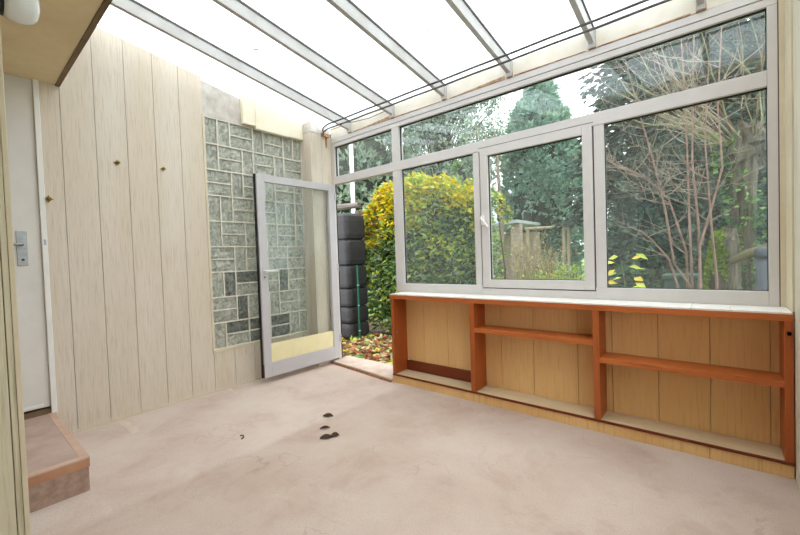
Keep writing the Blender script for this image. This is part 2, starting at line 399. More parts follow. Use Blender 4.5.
# the plaster patch, the lintel behind and the pier by the window corner
b = MB().hexa([(-0.16, -1.425, 2.655), (-0.008, -1.425, 2.655), (-0.008, -0.3, 2.655), (-0.16, -0.3, 2.655)],
              [(-0.16, -1.425, wt(-1.425)), (-0.008, -1.425, wt(-1.425) - .03), (-0.008, -0.3, wt(-.3) - .03), (-0.16, -0.3, wt(-.3))], M['plaster'])
add('wall_left_lintel', b, kind='structure', label='bare grey plaster patch above the glass block window')
b = MB()
b.box(-0.16, 0.150, -0.292, 0.06, 0, 2.70, M['groove'])
for y0, y1 in ((-0.292, -0.15), (-0.15, -0.01)): board(b, y0, y1, 0, 2.715, M['board'], 0.151, 0.170)
board(b, -0.01, 0.0, 0, 2.715, M['board'], 0.151, 0.19)
for x0, x1 in ((-0.04, 0.06), (0.06, 0.17)):
    g = .0022
    b.box(x0 + g, x1 - g if x1 < .1 else x1, -0.310, -0.2925, 0, 2.72, M['board'])
add('wall_left_pier', b, kind='structure', bevel=0.002)
b = MB().hexa([(-0.16, -0.31, 2.72), (0.172, -0.312, 2.725), (0.172, -0.02, 2.70), (-0.16, 0.0, 2.70)],
              [(-0.16, -0.31, 2.835), (0.150, -0.300, 2.845), (0.165, -0.02, 2.79), (-0.16, 0.0, 2.80)], M['plaster'])
b.box(0.172, 0.20, -0.16, -0.05, 2.70, 2.735, M['rust']).box(0.172, 0.184, -0.09, -0.075, 2.58, 2.70, M['rust'])
add('trim_4', b, kind='structure', label='broken plaster on top of the corner pier')

# cream fibreboard pieces hung above the glass blocks
for nm, y0, y1, zb, lab in (('a', -1.047, -0.915, 2.665, 'narrow cream fibreboard piece next to the grey plaster patch'),
                            ('b', -0.912, -0.50, 2.638, 'widest cream fibreboard piece above the glass blocks'),
                            ('c', -0.497, -0.312, 2.648, 'cream fibreboard piece above the glass blocks beside the corner pier')):
    b = MB(); x1 = 0.05 if nm != 'c' else 0.04
    b.hexa([(-0.004, y0, zb), (x1, y0, zb), (x1, y1, zb), (-0.004, y1, zb)],
           [(-0.004, y0, wt(y0) - .01), (x1, y0, wt(y0) - .01), (x1, y1, wt(y1) - .01), (-0.004, y1, wt(y1) - .01)], M['fibre'])
    add('fibreboard_panel', b, None, lab, 'board', 'cream boards above the glass blocks', bevel=0.003)

# glass block window (window_2): mortar grid and bricks laid in a basket pattern
w2 = thing('window_2', loc=(0, -0.87, 0.41), kind='structure')
w2['label'] = 'glass block window of rippled bricks in a basket pattern'
YB0, ZT, U = -1.415, 2.655, 0.2458
b = MB().box(-0.10, -0.050, -1.42, -0.30, 0.40, 2.66, M['mortar'])
b = MB()
b.box(-0.05, 0.006, -1.435, -1.418, 0.385, 2.66, M['trim']).box(-0.05, 0.010, -1.435, -0.31, 0.382, 0.405, M['trim'])
add('window_frame', b, w2)
V, H, S = 'V', 'H', 'S'
ROWS_L = ['VVH', 'VHV', 'HVS', 'VVH', 'VHV', 'HVS', 'VVH', 'HVV', 'VHS']
ROWS_R = ['VHVV', 'HVH', 'VVHS', 'HVVV', 'SVHV', 'VHH', 'HVH', 'SVHV', 'VHVV']
g = 0.0062; b_m = MB()
for r in range(9):
    z1 = ZT - r * 0.25; z0 = z1 - 0.25
    u = 0.0
    for ch in ROWS_L[r] + ROWS_R[r]:
        w = {'V': .5, 'H': 1.0, 'S': .5}[ch]
        cells = [(z0, z1)] if ch == 'V' else [(z0, (z0 + z1) / 2), ((z0 + z1) / 2, z1)]
        for a, c in cells:
            y0, y1 = YB0 + u * U + g, YB0 + (u + w) * U - g
            y1 = min(y1, -0.315)
            if y1 - y0 < 0.03: continue
            bb = MB(); x = -0.016
            for q in ((y0 - g, y1 + g, a, a + g), (y0 - g, y1 + g, c - g, c), (y0 - g, y0, a + g, c - g), (y1, y1 + g, a + g, c - g)): b_m.box(-0.09, -0.007, q[0], min(q[1], -.30), q[2], q[3], M['mortar'])
            dark = r >= 6 and R.random() < (.25 + .12 * (r - 6)); mk = M['block_dark'] if dark else M['block']
            nu, nv = 5, 5
            pts = []
            for j in range(nv + 1):
                for i in range(nu + 1):
                    fy, fz = i / nu, j / nv
                    edge = min(fy, 1 - fy, fz, 1 - fz)
                    px = x - (0.006 if edge < 0.01 else 0.0) + (R.uniform(-.0035, .0035) if edge > .01 else 0)
                    pts.append((px, y0 + (y1 - y0) * fy, a + g + (c - a - 2 * g) * fz))
            fc = [(j * (nu + 1) + i, j * (nu + 1) + i + 1, (j + 1) * (nu + 1) + i + 1, (j + 1) * (nu + 1) + i) for j in range(nv) for i in range(nu)]
            bb.poly(pts, fc, mk)
            bb.box(-0.058, -0.0225, y0, y1, a + g, c - g, mk)
            add('glass_block', bb, w2, at=None, smooth=False)
        u += w
add('mortar', b_m, w2)

# interior white door in the left wall, above the step
d2 = thing('door_2', loc=(-0.01, -3.02, 0.2), kind='structure')
d2['label'] = 'white flush door above the concrete step'
b = MB().box(-0.055, -0.012, -3.43, -2.603, 0.238, 2.60, M['doorwhite'])
b.box(-0.012, -0.004, -3.40, -2.640, 0.244, 0.268, M['white'])
add('door_leaf', b, d2, bevel=0.003)
b = MB().box(-0.08, 0.012, -2.603, -2.571, 0.19, 2.61, M['white']).box(-0.08, 0.012, -3.46, -3.43, 0.19, 2.61, M['white'])
add('door_frame', b, d2, bevel=0.003)
b = MB().box(-0.075, 0.0, -3.43, -2.603, 0.185, 0.225, M['soffit_edge']).box(-0.075, -0.056, -3.43, -2.603, 0.225, 0.25, M['soffit_edge'])
add('door_sill', b, d2)
b = MB().box(-0.012, -0.006, -2.732, -2.677, 1.27, 1.515, M['steel'])
hp = add('handle_plate', b, d2, bevel=0.002, label='brushed steel handle plate')
b = MB().tube([(-0.008, -2.705, 1.418), (0.04, -2.705, 1.418), (0.048, -2.712, 1.418), (0.048, -2.80, 1.416)], 0.009, 10, M['steel'])
add('lever', b, hp, smooth=True)
b = MB().lathe([(0.009, -0.008), (0.009, -0.003)], 14, M['black'], (0, -2.703, 1.312), 'x')
add('keyhole', b, hp)
b = MB().box(0.0115, 0.0145, -2.592, -2.580, 1.415, 1.455, M['steel'])
add('strike_plate', b, d2)

# three brass hooks on the board wall
def hook(y, z, s, lab):
    t = thing('brass_hook', lab, 'hook', (0, y, z), 'brass hooks on the board wall')
    b = MB()
    pts = [(0.0005 + h, y + math.cos(a) * r * s, z + math.sin(a) * r * s) for h in (0, .004) for k in range(16) for a in [k * PI / 8] for r in [(.026 if k % 4 == 0 else .015)]]
    b.hexa(pts[:16], pts[16:], M['brass']); add('rosette', b, t)
    b = MB().lathe([(.006 * s, .003), (.005 * s, .018), (.011 * s, .024), (.013 * s, .031), (.008 * s, .037)], 14, M['brass'], (0, y, z), 'x')
    add('knob', b, t, smooth=True)
hook(-2.553, 1.752, 1.15, 'brass coat hook close beside the white door, lower than the other two')
hook(-2.125, 2.088, 1.0, 'brass hook high on the board wall, between the two others')
hook(-1.790, 2.088, 0.9, 'small tarnished hook on the board wall, nearest the glass blocks')

# step below the white door
st = thing('concrete_step', 'low pinkish concrete step below the white door', 'step', (0.5, -2.9, 0))
b = MB().box(0.0, 1.046, -3.45, -2.590, 0.0, 0.135, M['riser_low']); add('step_base', b, st)
b = MB().box(0.0, 1.05, -3.46, -2.585, 0.135, 0.180, M['riser']); add('riser_band', b, st, label='orange brown upper band of the step')
b = MB().box(0.0, 1.01, -3.46, -2.625, 0.180, 0.188, M['step']); add('tread', b, st)
b = MB().box(0.0, 1.052, -2.625, -2.583, 0.180, 0.190, M['step_edge']).box(1.01, 1.052, -3.46, -2.625, 0.180, 0.190, M['step_edge'])
add('tread_border', b, st, bevel=0.002)

# partition stub near the camera, with the lamp on its end
b = MB()
yb = [-3.88, -3.55, -3.22, -2.909, -2.887]
for i in range(len(yb) - 1):
    board(b, yb[i], yb[i + 1], 0, 2.6, M['board_part'], 1.48, 1.50, 0.0015)
b.box(1.40, 1.4805, -3.88, -2.888, 0, 2.6, M['groove'])
b.box(1.38, 1.40, -3.88, -2.888, 0, 2.6, M['board'])
b.box(1.378, 1.503, -2.8875, -2.870, 0, 2.6, M['trim'])
add('wall_partition', b, kind='structure', bevel=0.002)
lp = thing('wall_lamp', 'oval opal glass lamp under the beige soffit at the end of the partition', 'lamp', (1.44, -2.86, 2.33))
b = MB().lathe([(0.078, 0.0), (0.078, 0.012), (0.074, 0.014)], 32, M['black'], (1.45, -2.868, 2.392), 'y', (1.0, 0.78)); add('lamp_base', b, lp)
b = MB().lathe([(0.078, .014), (0.086, .03), (0.090, .055), (0.087, .08), (0.078, .102), (0.060, .118), (0.032, .126), (0.004, .128)], 40, M['opal'], (1.45, -2.868, 2.392), 'y', (1.0, 0.78))
add('lamp_shade', b, lp, smooth=True)

# soffit of the house, house wall behind, right wall
b = MB().box(-0.16, XR + .12, -3.9, -2.482, 2.60, 3.30, M['soffit'])
b.box(-0.0, XR, -2.482, -2.455, 2.592, 3.15, M['soffit_edge'])
add('ceiling_soffit', b, kind='structure')
b = MB()
b.box(-0.16, 2.70, -4.05, -3.9, 0, 3.3, M['housewall']).box(3.50, XR + .12, -4.05, -3.9, 0, 3.3, M['housewall'])
b.box(2.70, 3.50, -4.05, -3.9, 0, 0.85, M['housewall']).box(2.70, 3.50, -4.05, -3.9, 2.45, 3.3, M['housewall'])
add('wall_back', b, kind='structure')
w3 = thing('window_3', loc=(3.1, -3.95, .85), kind='structure')
b = MB().box(2.70, 2.78, -3.97, -3.88, .85, 2.45, M['white']).box(3.42, 3.50, -3.97, -3.88, .85, 2.45, M['white'])
b.box(2.78, 3.42, -3.97, -3.88, .85, .93, M['white']).box(2.78, 3.42, -3.97, -3.88, 2.37, 2.45, M['white']).box(2.78, 3.42, -3.97, -3.88, 1.46, 1.53, M['white'])
add('window_frame', b, w3)
b = MB().box(2.78, 3.42, -3.95, -3.94, .93, 2.37, M['darkglass']); add('window_pane', b, w3)
b = MB()
yb = [-3.9, -3.3, -2.7, -2.1, -1.5, -0.9, -0.345, -0.24]
for i in range(len(yb) - 1):
    for z0, z1 in ((0, 0.10), (0.10, 0.70), (0.70, None)):
        if z0 == .70 and -2.75 < yb[i] < -.95: continue
        zz = z1 if z1 is not None else wt
        board(b, yb[i], yb[i + 1], z0 + .001, zz, M['board_grey'], XR + .0, XR + .03, 0.002)
for q0, q1 in ((-3.9, -2.7), (-0.9, 0.06)):
    b.hexa([(XR + .03, q0, 0), (XR + .15, q0, 0), (XR + .15, q1, 0), (XR + .03, q1, 0)],
           [(XR + .03, q0, wt(q0)), (XR + .15, q0, wt(q0)), (XR + .15, q1, wt(q1)), (XR + .03, q1, wt(q1))], M['groove'])
b.box(XR + .03, XR + .15, -2.7, -0.9, 0, 0.70, M['groove'])
b.box(XR + .0005, XR + .031, -0.24, -0.0, 0, 0.83, M['board_grey'])
add('wall_right', b, kind='structure', bevel=0.0015)
w4 = thing('added_window', loc=(XR + .06, -1.8, .7), kind='structure')  # added out-of-view window, put in to let more daylight into the room
b = MB()
for q0, q1, z0, z1 in ((-2.7, -2.63, .70, 2.85), (-1.835, -1.765, .77, 2.78), (-.97, -.9, .70, 2.85), (-2.63, -.97, .70, .77), (-2.63, -.97, 2.78, 2.85)): b.box(XR + .01, XR + .08, q0, q1, z0, z1, M['alu'])
add('window_frame', b, w4, bevel=.003)
for q0, q1 in ((-2.63, -1.835), (-1.765, -.97)): add('window_pane', MB().box(XR + .04, XR + .044, q0, q1, .77, 2.78, M['glass']), w4)
b = MB().box(XR - .008, XR + .031, -0.238, -0.012, 0.883, 2.80, M['trim'])
b.box(XR - .013, XR + .02, -0.012, -0.004, 0.883, 2.69, M['trim'])
b.box(4.0205, 4.09, -0.003, 0.075, 0.86, 2.83, M['trim']).box(4.012, 4.022, 0.004, 0.07, 0.88, 2.70, M['alu_line'])
add('trim_1', b, kind='structure', bevel=0.002)

# parapet below the window with oak boards facing the room
b = MB()
xb = [1.262, 1.51, 1.786, 2.06, 2.323, 2.60, 2.935, 3.165, 3.437, 3.704, 3.972, 4.046]
for i in range(len(xb) - 1):
    b.box(xb[i] + .0015, xb[i + 1] - .0015, -0.045, -0.028, 0.087, 0.842, M['oak'])
b.box(1.25, XR + .03, -0.028, 0.11, -0.12, 0.878, M['groove'])
add('wall_front', b, kind='structure', bevel=0.001)

# ------------------------------------------------------------------ built-in shelf unit under the window
su = thing('shelf_unit', 'long low orange teak shelf unit built in under the window', 'shelves', (2.65, -0.14, 0))
b = MB()
for x0, x1 in ((1.245, 2.06), (2.06, 3.70), (3.70, 4.046)): b.box(x0 + .001, x1 - .001, -0.240, -0.046, 0.0, 0.074, M['oak'])
add('plinth', b, su, bevel=0.001, label='oak coloured plinth boards')
b = MB().box(1.258, 4.046, -0.238, -0.046, 0.074, 0.087, M['oak_pale']); add('bottom_board', b, su, label='pale dusty bottom board')
b = MB().box(1.256, 4.047, -0.247, -0.238, 0.072, 0.088, M['teak_dark']); add('edge_strip', b, su)
b = MB().box(1.245, 4.047, -0.247, 0.0, 0.834, 0.872, M['teak_x']); add('shelf_top', b, su, bevel=0.002)
b = MB()
xx = [1.245, 1.60, 1.95, 2.30, 2.65, 3.0, 3.30, 3.62, 3.80, 4.043]
for i in range(len(xx) - 1): b.box(xx[i] + .0008, xx[i + 1] - .0008, -0.246, 0.004, 0.872, 0.882, M['tile'])
add('tile_top', b, su, bevel=0.001, label='white tiled sill surface')
for x0, x1 in ((1.256, 1.292), (2.134, 2.178), (3.086, 3.126), (4.010, 4.046)):
    b = MB().box(x0, x1, -0.244, -0.046, 0.088, 0.834, M['teak']); add('divider', b, su, bevel=0.002)
b = MB().box(2.165, 3.086, -0.240, -0.046, 0.590, 0.625, M['teak_x']); add('shelf', b, su, bevel=0.0015)
b = MB().box(3.115, 4.010, -0.240, -0.046, 0.478, 0.512, M['teak_x']); add('shelf', b, su, bevel=0.0015)
b = MB().box(1.292, 2.134, -0.064, -0.046, 0.090, 0.190, M['teak_dark']); add('kickboard', b, su, bevel=0.001)
b = MB().box(3.995, 4.010, -0.247, -0.236, 0.79, 0.832, M['black'])
b = MB().box(4.022, 4.034, -0.262, -0.244, 0.762, 0.782, M['black']).lathe([(.008, -0.262), (.010, -0.256), (.006, -0.244)], 12, M['black'], (4.028, 0, 0.772), 'y')
add('latch', b, su, label='small black catch on the end post')
for z in (.50,):
    b = MB().tube([(1.292, -0.215, z), (1.315, -0.225, z), (1.318, -0.237, z + .004)], 0.004, 8, M['steel']); add('hook', b, su)
b = MB().lathe([(.009, 0), (.009, .006)], 12, M['tile'], (1.318, -0.066, 0.20), 'y'); add('screw_cap', b, su)

# threshold slab of the garden door
b = MB()
b.hexa([(0.20, -0.135, 0), (1.243, -0.262, 0), (1.243, 0.11, 0), (0.20, 0.11, 0)], [(0.20, -0.14, 0.035), (1.243, -0.255, 0.035), (1.243, 0.11, 0.04), (0.20, 0.11, 0.04)], M['slab'])
b.hexa([(0.20, -0.150, 0), (1.243, -0.275, 0), (1.243, -0.25, 0), (0.20, -0.13, 0)], [(0.20, -0.142, 0.022), (1.243, -0.264, 0.02), (1.243, -0.25, 0.024), (0.20, -0.13, 0.026)], M['brick'])
add('door_threshold', b, kind='structure', label='concrete threshold slab of the garden doorway', bevel=0.002)

# ------------------------------------------------------------------ window wall frame (window_1)
w1 = thing('window_1', loc=(2.6, 0, 0.88), kind='structure')
w1['label'] = 'grey white aluminium window front with one opening sash'
F0, F1 = 0.0, 0.07
def fr(b, x0, x1, z0, z1, y0=F0, y1=F1, mt=None): b.box(x0, x1, y0, y1, z0, z1, mt or M['alu'])
b = MB()
fr(b, 0.165, 4.016, 2.64, 2.69, -.004); fr(b, 0.165, 4.016, 2.594, 2.637)
b.box(0.165, 4.016, 0.006, 0.06, 2.63, 2.645, M['alu_line'])
add('header_rail', b, w1, bevel=0.003)
b = MB(); fr(b, 0.165, 0.217, 2.145, 2.594); b.box(0.165, 0.214, -0.035, 0.012, 0.02, 2.145, M['alu']); b.box(0.212, 0.218, 0.0, 0.014, 0.04, 2.145, M['gasket']); add('door_jamb', b, w1, bevel=0.003)
b = MB(); fr(b, 1.131, 1.2285, 2.235, 2.594); fr(b, 1.131, 1.2285, 0.882, 2.145); fr(b, 1.16, 1.245, 0.035, 0.882, 0.0, 0.07); add('mullion', b, w1, bevel=0.003)
b = MB(); fr(b, 0.217, 3.973, 2.145, 2.237, -.003); add('transom', b, w1, bevel=0.004)
b = MB(); fr(b, 3.973, 4.016, 0.882, 2.594); add('jamb', b, w1, bevel=0.003)
b = MB(); fr(b, 1.2285, 2.14, 0.882, 0.968); fr(b, 2.14, 3.0575, 0.882, 0.940); fr(b, 3.0575, 3.973, 0.882, 0.968); add('bottom_rail', b, w1, bevel=0.003)
b = MB(); fr(b, 2.0766, 2.136, 0.968, 2.145); add('mullion', b, w1, bevel=0.003)
b = MB(); fr(b, 3.062, 3.1287, 0.968, 2.145); add('mullion', b, w1, bevel=0.003)
b = MB(); b.box(1.2285, 1.244, 0.005, 0.05, 0.968, 2.145, M['alu']); add('bead', b, w1)
# black gaskets round each pane
def gasket(x0, x1, z0, z1, y=0.022, t=0.007):
    b = MB(); b.box(x0, x1, y, y + .02, z1 - t, z1, M['gasket']).box(x0, x1, y, y + .02, z0, z0 + t * .6, M['gasket'])
    b.box(x0, x0 + t * .6, y, y + .02, z0, z1, M['gasket']).box(x1 - t * .6, x1, y, y + .02, z0, z1, M['gasket'])
    return b
panes = [(0.217, 1.131, 2.237, 2.594), (1.2285, 3.973, 2.237, 2.594), (1.244, 2.0766, 0.968, 2.145), (3.1287, 3.973, 0.968, 2.145)]
for x0, x1, z0, z1 in panes:
    add('gasket', gasket(x0, x1, z0, z1), w1)
    add('window_pane', MB().box(x0, x1, 0.030, 0.034, z0, z1, M['glass']), w1)
# the opening sash
b = MB()
sx0, sx1, sz0, sz1 = 2.146, 3.052, 0.948, 2.170
px0, px1, pz0, pz1 = 2.216, 2.983, 1.018, 2.098
for a in ((sx0, px0, sz0, sz1), (px1, sx1, sz0, sz1), (px0, px1, sz0, pz0), (px0, px1, pz1, sz1)): b.box(a[0], a[1], -0.004, 0.06, a[2], a[3], M['alu'])
sash = add('sash', b, w1, bevel=0.003)
b = MB().box(2.137, 3.061, 0.010, 0.05, 0.941, 2.1795, M['alu_line'])
b = MB()
for a in ((2.136, 2.147, .94, 2.145), (3.051, 3.0625, .94, 2.145), (2.136, 3.0625, .938, .949)): b.box(a[0], a[1], 0.012, 0.05, a[2], a[3], M['alu_line'])
b.box(2.136, 3.0625, -0.0045, 0.03, 2.1695, 2.1735, M['alu_line'])
add('sash_gap', b, w1)
add('gasket', gasket(px0, px1, pz0, pz1, 0.018), sash)
add('sash_pane', MB().box(px0, px1, 0.026, 0.030, pz0, pz1, M['glass']), sash)
b = MB().box(2.155, 2.178, -0.026, -0.004, 1.50, 1.58, M['white']); b.tube([(2.166, -0.02, 1.555), (2.166, -0.05, 1.555), (2.172, -0.056, 1.55), (2.235, -0.056, 1.475)], 0.009, 10, M['white'])
add('window_handle', b, sash, smooth=False, bevel=0.002)

# ------------------------------------------------------------------ open garden door (door_1)
d1 = thing('door_1', loc=(0.215, -0.05, 0.05), kind='structure')
d1['label'] = 'open glazed garden door folded back against the glass blocks'
HX, HY = 0.215, -0.045; ang = math.radians(1.2)
def dl(b0):          # door-leaf space (s along leaf from the hinge, t out into the room, z) to the world
    out = []
    for s_, t_, z_ in b0.v:
        out.append((HX - s_ * math.sin(ang) * 0 + t_ * math.cos(ang) - s_ * math.sin(ang), HY - s_ * math.cos(ang) - t_ * math.sin(ang), z_))
    b0.v = out; return b0
LW, Z0, Z1 = 0.985, 0.060, 2.128
b = MB()
for a in ((0.0, .085, Z0, Z1), (LW - .085, LW, Z0, Z1), (.085, LW - .085, Z0, Z0 + .145), (.085, LW - .085, Z1 - .075, Z1)):
    b.box(a[0], a[1], -0.02, 0.028, a[2], a[3], M['alu_door'])
leaf = add('door_leaf', dl(b), d1, bevel=0.003)
add('edge_gasket', dl(MB().box(LW, LW + .010, -.022, .006, Z0, Z1, M['gasket'])), d1)
add('door_pane', dl(MB().box(.085, LW - .085, 0.0, 0.004, Z0 + .145, Z1 - .075, M['glass_door'])), d1)
add('edge_rust', dl(MB().box(LW - .001, LW + .003, .006, .024, Z0 + .005, Z0 + .14, M['redrust'])), d1)
add('lower_panel', dl(MB().box(.085, LW - .085, 0.005, 0.012, Z0 + .147, Z0 + .335, M['yellow'])), d1, label='pale yellow board behind the lowest part of the pane')
b = MB().box(LW - .055, LW - .025, .028, .036, 1.06, 1.19, M['alu_door'])
b.lathe([(.008, .036), (.008, .04)], 12, M['black'], (LW - .04, 0, 1.085), 'y')
h = add('handle_plate', dl(b), d1)
b = MB().tube([(LW - .04, .03, 1.145), (LW - .04, .068, 1.145), (LW - .05, .076, 1.145), (LW - .17, .076, 1.140)], .010, 10, M['white'])
add('lever', dl(b), h, smooth=True)
for z in (.25, 1.1, 1.95):
    add('hinge', dl(MB().lathe([(.011, z), (.011, z + .09)], 12, M['alu_door'], (-.012, .03, 0), 'z')), d1, smooth=False)

# ------------------------------------------------------------------ glass roof
rf = thing('ceiling', loc=(2.0, -1.2, 2.8), kind='structure')
rf['label'] = 'sloping milky sheet roof on pale metal rafters'
RX = [0.487, 1.140, 1.783, 2.420, 3.045, 3.660]
ed = [-0.16] + [x + .02 for x in RX] + [XR + .15]
YT, YBt = -2.50, 0.10
for i in range(len(ed) - 1):
    a, c = ed[i] + .002, ed[i + 1] - .002
    b = MB().hexa([(a, YT, roof_z(YT)), (c, YT, roof_z(YT)), (c, YBt, roof_z(YBt)), (a, YBt, roof_z(YBt))],
                  [(a, YT, roof_z(YT) + .012), (c, YT, roof_z(YT) + .012), (c, YBt, roof_z(YBt) + .012), (a, YBt, roof_z(YBt) + .012)], M['roof'])
    add('roof_pane', b, rf)
for x in RX:
    b = MB(); h_ = 0.105
    def seg(x0, x1, zl, zh, mt):
        b.hexa([(x0, YT, roof_z(YT) - zl), (x1, YT, roof_z(YT) - zl), (x1, -0.012, roof_z(-.012) - zl), (x0, -0.012, roof_z(-.012) - zl)],
               [(x0, YT, roof_z(YT) - zh), (x1, YT, roof_z(YT) - zh), (x1, -0.012, roof_z(-.012) - zh), (x0, -0.012, roof_z(-.012) - zh)], mt)
    seg(x + .002, x + .038, h_, 0.012, M['rafter'])
    rr = add('rafter', b, rf, bevel=0.002)
    b = MB(); seg(x - .006, x + .046, 0.016, 0.001, M['wire']); add('glazing_strip', b, rr)
    b = MB().box(x + .0, x + .044, -0.030, -0.002, 2.695, 2.825, M['rafter']).box(x - .004, x + .048, -0.013, -0.003, 2.692, 2.72, M['rust'])
    add('bracket', b, rr)
b = MB()
ex = [0.165] + RX + [XR]
for i in range(len(ex) - 1):
    b.box(ex[i] + .046 if i else ex[i], ex[i + 1] - .002, -0.006 if i % 2 else -0.001, 0.07, 2.692, 2.822 if i else 2.80, M['beam'])
b.box(0.165, XR, 0.005, 0.075, 2.69, 2.823, M['rust'])
for x0, x1, h0, h1 in ((.56, 1.12, .004, .034), (1.20, 1.76, .010, .003), (1.86, 2.40, .003, .030), (2.48, 3.02, .010, .004), (3.10, 3.63, .006, .012)):
    b.hexa([(x0, -.0085, 2.691), (x1, -.0085, 2.691), (x1, 0.0, 2.691), (x0, 0.0, 2.691)], [(x0, -.0085, 2.691 + h0), (x1, -.0085, 2.691 + h1), (x1, 0.0, 2.691 + h1), (x0, 0.0, 2.691 + h0)], M['rust'])
add('beam', b, kind='structure', label='cream strip boards of the eaves beam above the window', bevel=0.002)
for z, lab in ((2.739, 'upper of the two thin steel wires strung under the rafters'), (2.690, 'lower of the two thin steel wires strung under the rafters')):
    pts = [(0.165, -0.12, z + .03), (0.30, -0.22, z + .012)] + [(0.45 + (XR - .44) * k / 24, -0.28, z - 0.003 * math.sin(k * PI / 4) ** 2) for k in range(25)]
    add('curtain_wire', MB().tube(pts, 0.0085, 8, M['wire']), None, lab, 'wire', 'curtain wires by the window', smooth=True)
b = MB().tube([(0.45, -0.10, 2.80), (0.62, -0.06, 2.775), (0.85, -0.035, 2.765), (1.10, -0.02, 2.785)], 0.004, 8, M['wire'])
add('loose_cable', b, None, 'loose drooping cable along the eaves beam by the corner', 'cable', smooth=True)
for x, y, s, a, lab in ((0.715, -1.303, .05, .3, 'dark leaf on the roof sheet, nearest the board wall'), (1.19, -0.623, .035, 1.2, 'dark leaf on the roof sheet beside a rafter above the window'),
                        (2.099, -0.667, .03, 2.0, 'small dark leaf on the roof sheet between two middle rafters')):
    b = MB(); z = roof_z(y) + .016
    b.leaf((x, y, z), Vector((math.cos(a), math.sin(a), -.161 * math.sin(a))), Vector((0, 0, 1)), s * 2, s, M['deadleaf'], 0.03)
    add('fallen_leaf', b, None, lab, 'leaf', 'leaves lying on the roof')

# dead leaves on the floor
for x, y, L, W, a, lab in ((1.362, -1.17, .085, .035, .6, 'dark curled dead leaf on the floor, farthest of the four towards the door'),
                           (1.519, -1.326, .075, .02, .9, 'thin dark dead leaf on the floor between the three others'),
                           (1.640, -1.415, .085, .04, .9, 'dark dead leaf on the floor with a pale underside, lowest in the photo'),
                           (1.668, -1.357, .06, .04, .8, 'small dark dead leaf on the floor touching the lowest one')):
    b = MB(); c = Vector((x - L * .4 * math.cos(a), y - L * .4 * math.sin(a), .004))
    d = Vector((math.cos(a), math.sin(a), 0)); w = Vector((-d.y, d.x, 0))
    P = []
    for k in range(7):
        t = k / 6; ww = W * math.sin(PI * (0.08 + .87 * t)) * .6
        lift = .012 * math.sin(PI * t)
        P += [c + d * L * t - w * ww + Vector((0, 0, .012 * math.sin(PI * t))), c + d * L * t + Vector((0, 0, .001)), c + d * L * t + w * ww + Vector((0, 0, .004 + lift))]
    b.poly(P, [(3 * k + j, 3 * k + j + 1, 3 * k + j + 4, 3 * k + j + 3) for k in range(6) for j in (0, 1)], M['deadleaf'])
    add('dead_leaf', b, None, lab, 'leaf', 'dead leaves on the floor')

b = MB(); b.tube([(1.115, -1.755, .004), (1.14, -1.745, .010), (1.165, -1.755, .006), (1.17, -1.775, .004)], .004, 6, M['deadleaf'])
add('dead_stalk', b, None, 'tiny curled dark stalk alone on the floor left of the four dead leaves', 'stalk')
# ------------------------------------------------------------------ garden
GZ = -0.06
b = MB().box(-45, 45, 0.11, 90, GZ - .3, GZ, M['lawn']); add('lawn', b, kind='structure')
b = MB().hexa([(-3.2, 0.11, GZ), (4.9, 0.11, GZ), (4.9, 3.4, GZ), (-3.2, 3.0, GZ)], [(-3.2, 0.11, GZ + .012), (4.9, 0.11, GZ + .012), (4.9, 3.4, GZ + .004), (-3.2, 3.0, GZ + .004)], M['soil'])
add('garden_bed', b, kind='structure')

# leaf litter outside the door
b = MB()
for k in range(1500):
    x, y = R.uniform(-1.3, 1.25), 0.12 + 1.4 * R.random() ** 1.2
    mt = R.choice([M['l_brown'], M['l_red'], M['l_pale'], M['l_pale'], M['l_brown'], M['l_lime'], M['l_green']])
    d = rdir(0.0); d.z = R.uniform(-.1, .25)
    b.leaf((x, y, GZ + .014 + R.random() * .04), d, rdir(1.5), R.uniform(.07, .13), R.uniform(.04, .075), mt, R.uniform(-.1, .3))
add('leaf_litter', b, None, 'brown red and green fallen leaves on the ground outside the open doorway', 'leaves', kind='stuff')

def hedge_leaves(b, n, x0, x1, y0, y1, z0, top, L, pick):
    for _ in range(n):
        x = R.uniform(x0, x1); z = z0 + (top(x) - z0) * R.random() ** 0.85
        face = R.random()
        yc = (y0 + y1) / 2; hw = (y1 - y0) / 2
        bulge = 0.13 * (noise.noise((x * 1.7, 3.1, z * 1.7)) + .5 * noise.noise((x * 4, 7.7, z * 4)))
        taper = 1.0 - 0.35 * max(0, (z - (top(x) - .45)) / .45) ** 2
        if face < .72: y = yc - hw * taper + bulge * .8 + R.random() ** 2 * .28
        else:
            y = R.uniform(y0, y1); z = top(x) - R.random() ** 2 * .35 + bulge * .5 - .3 * ((y - yc) / hw) ** 2 * .6
        o = Vector((R.uniform(-.6, .6), -1 + R.uniform(-.2, .6), R.uniform(-.5, .7)))
        mt = pick(x, y, z)
        b.leaf((x, y, z), o, rdir(.8), L * R.uniform(.7, 1.25), L * R.uniform(.38, .55), mt, R.uniform(.05, .25))

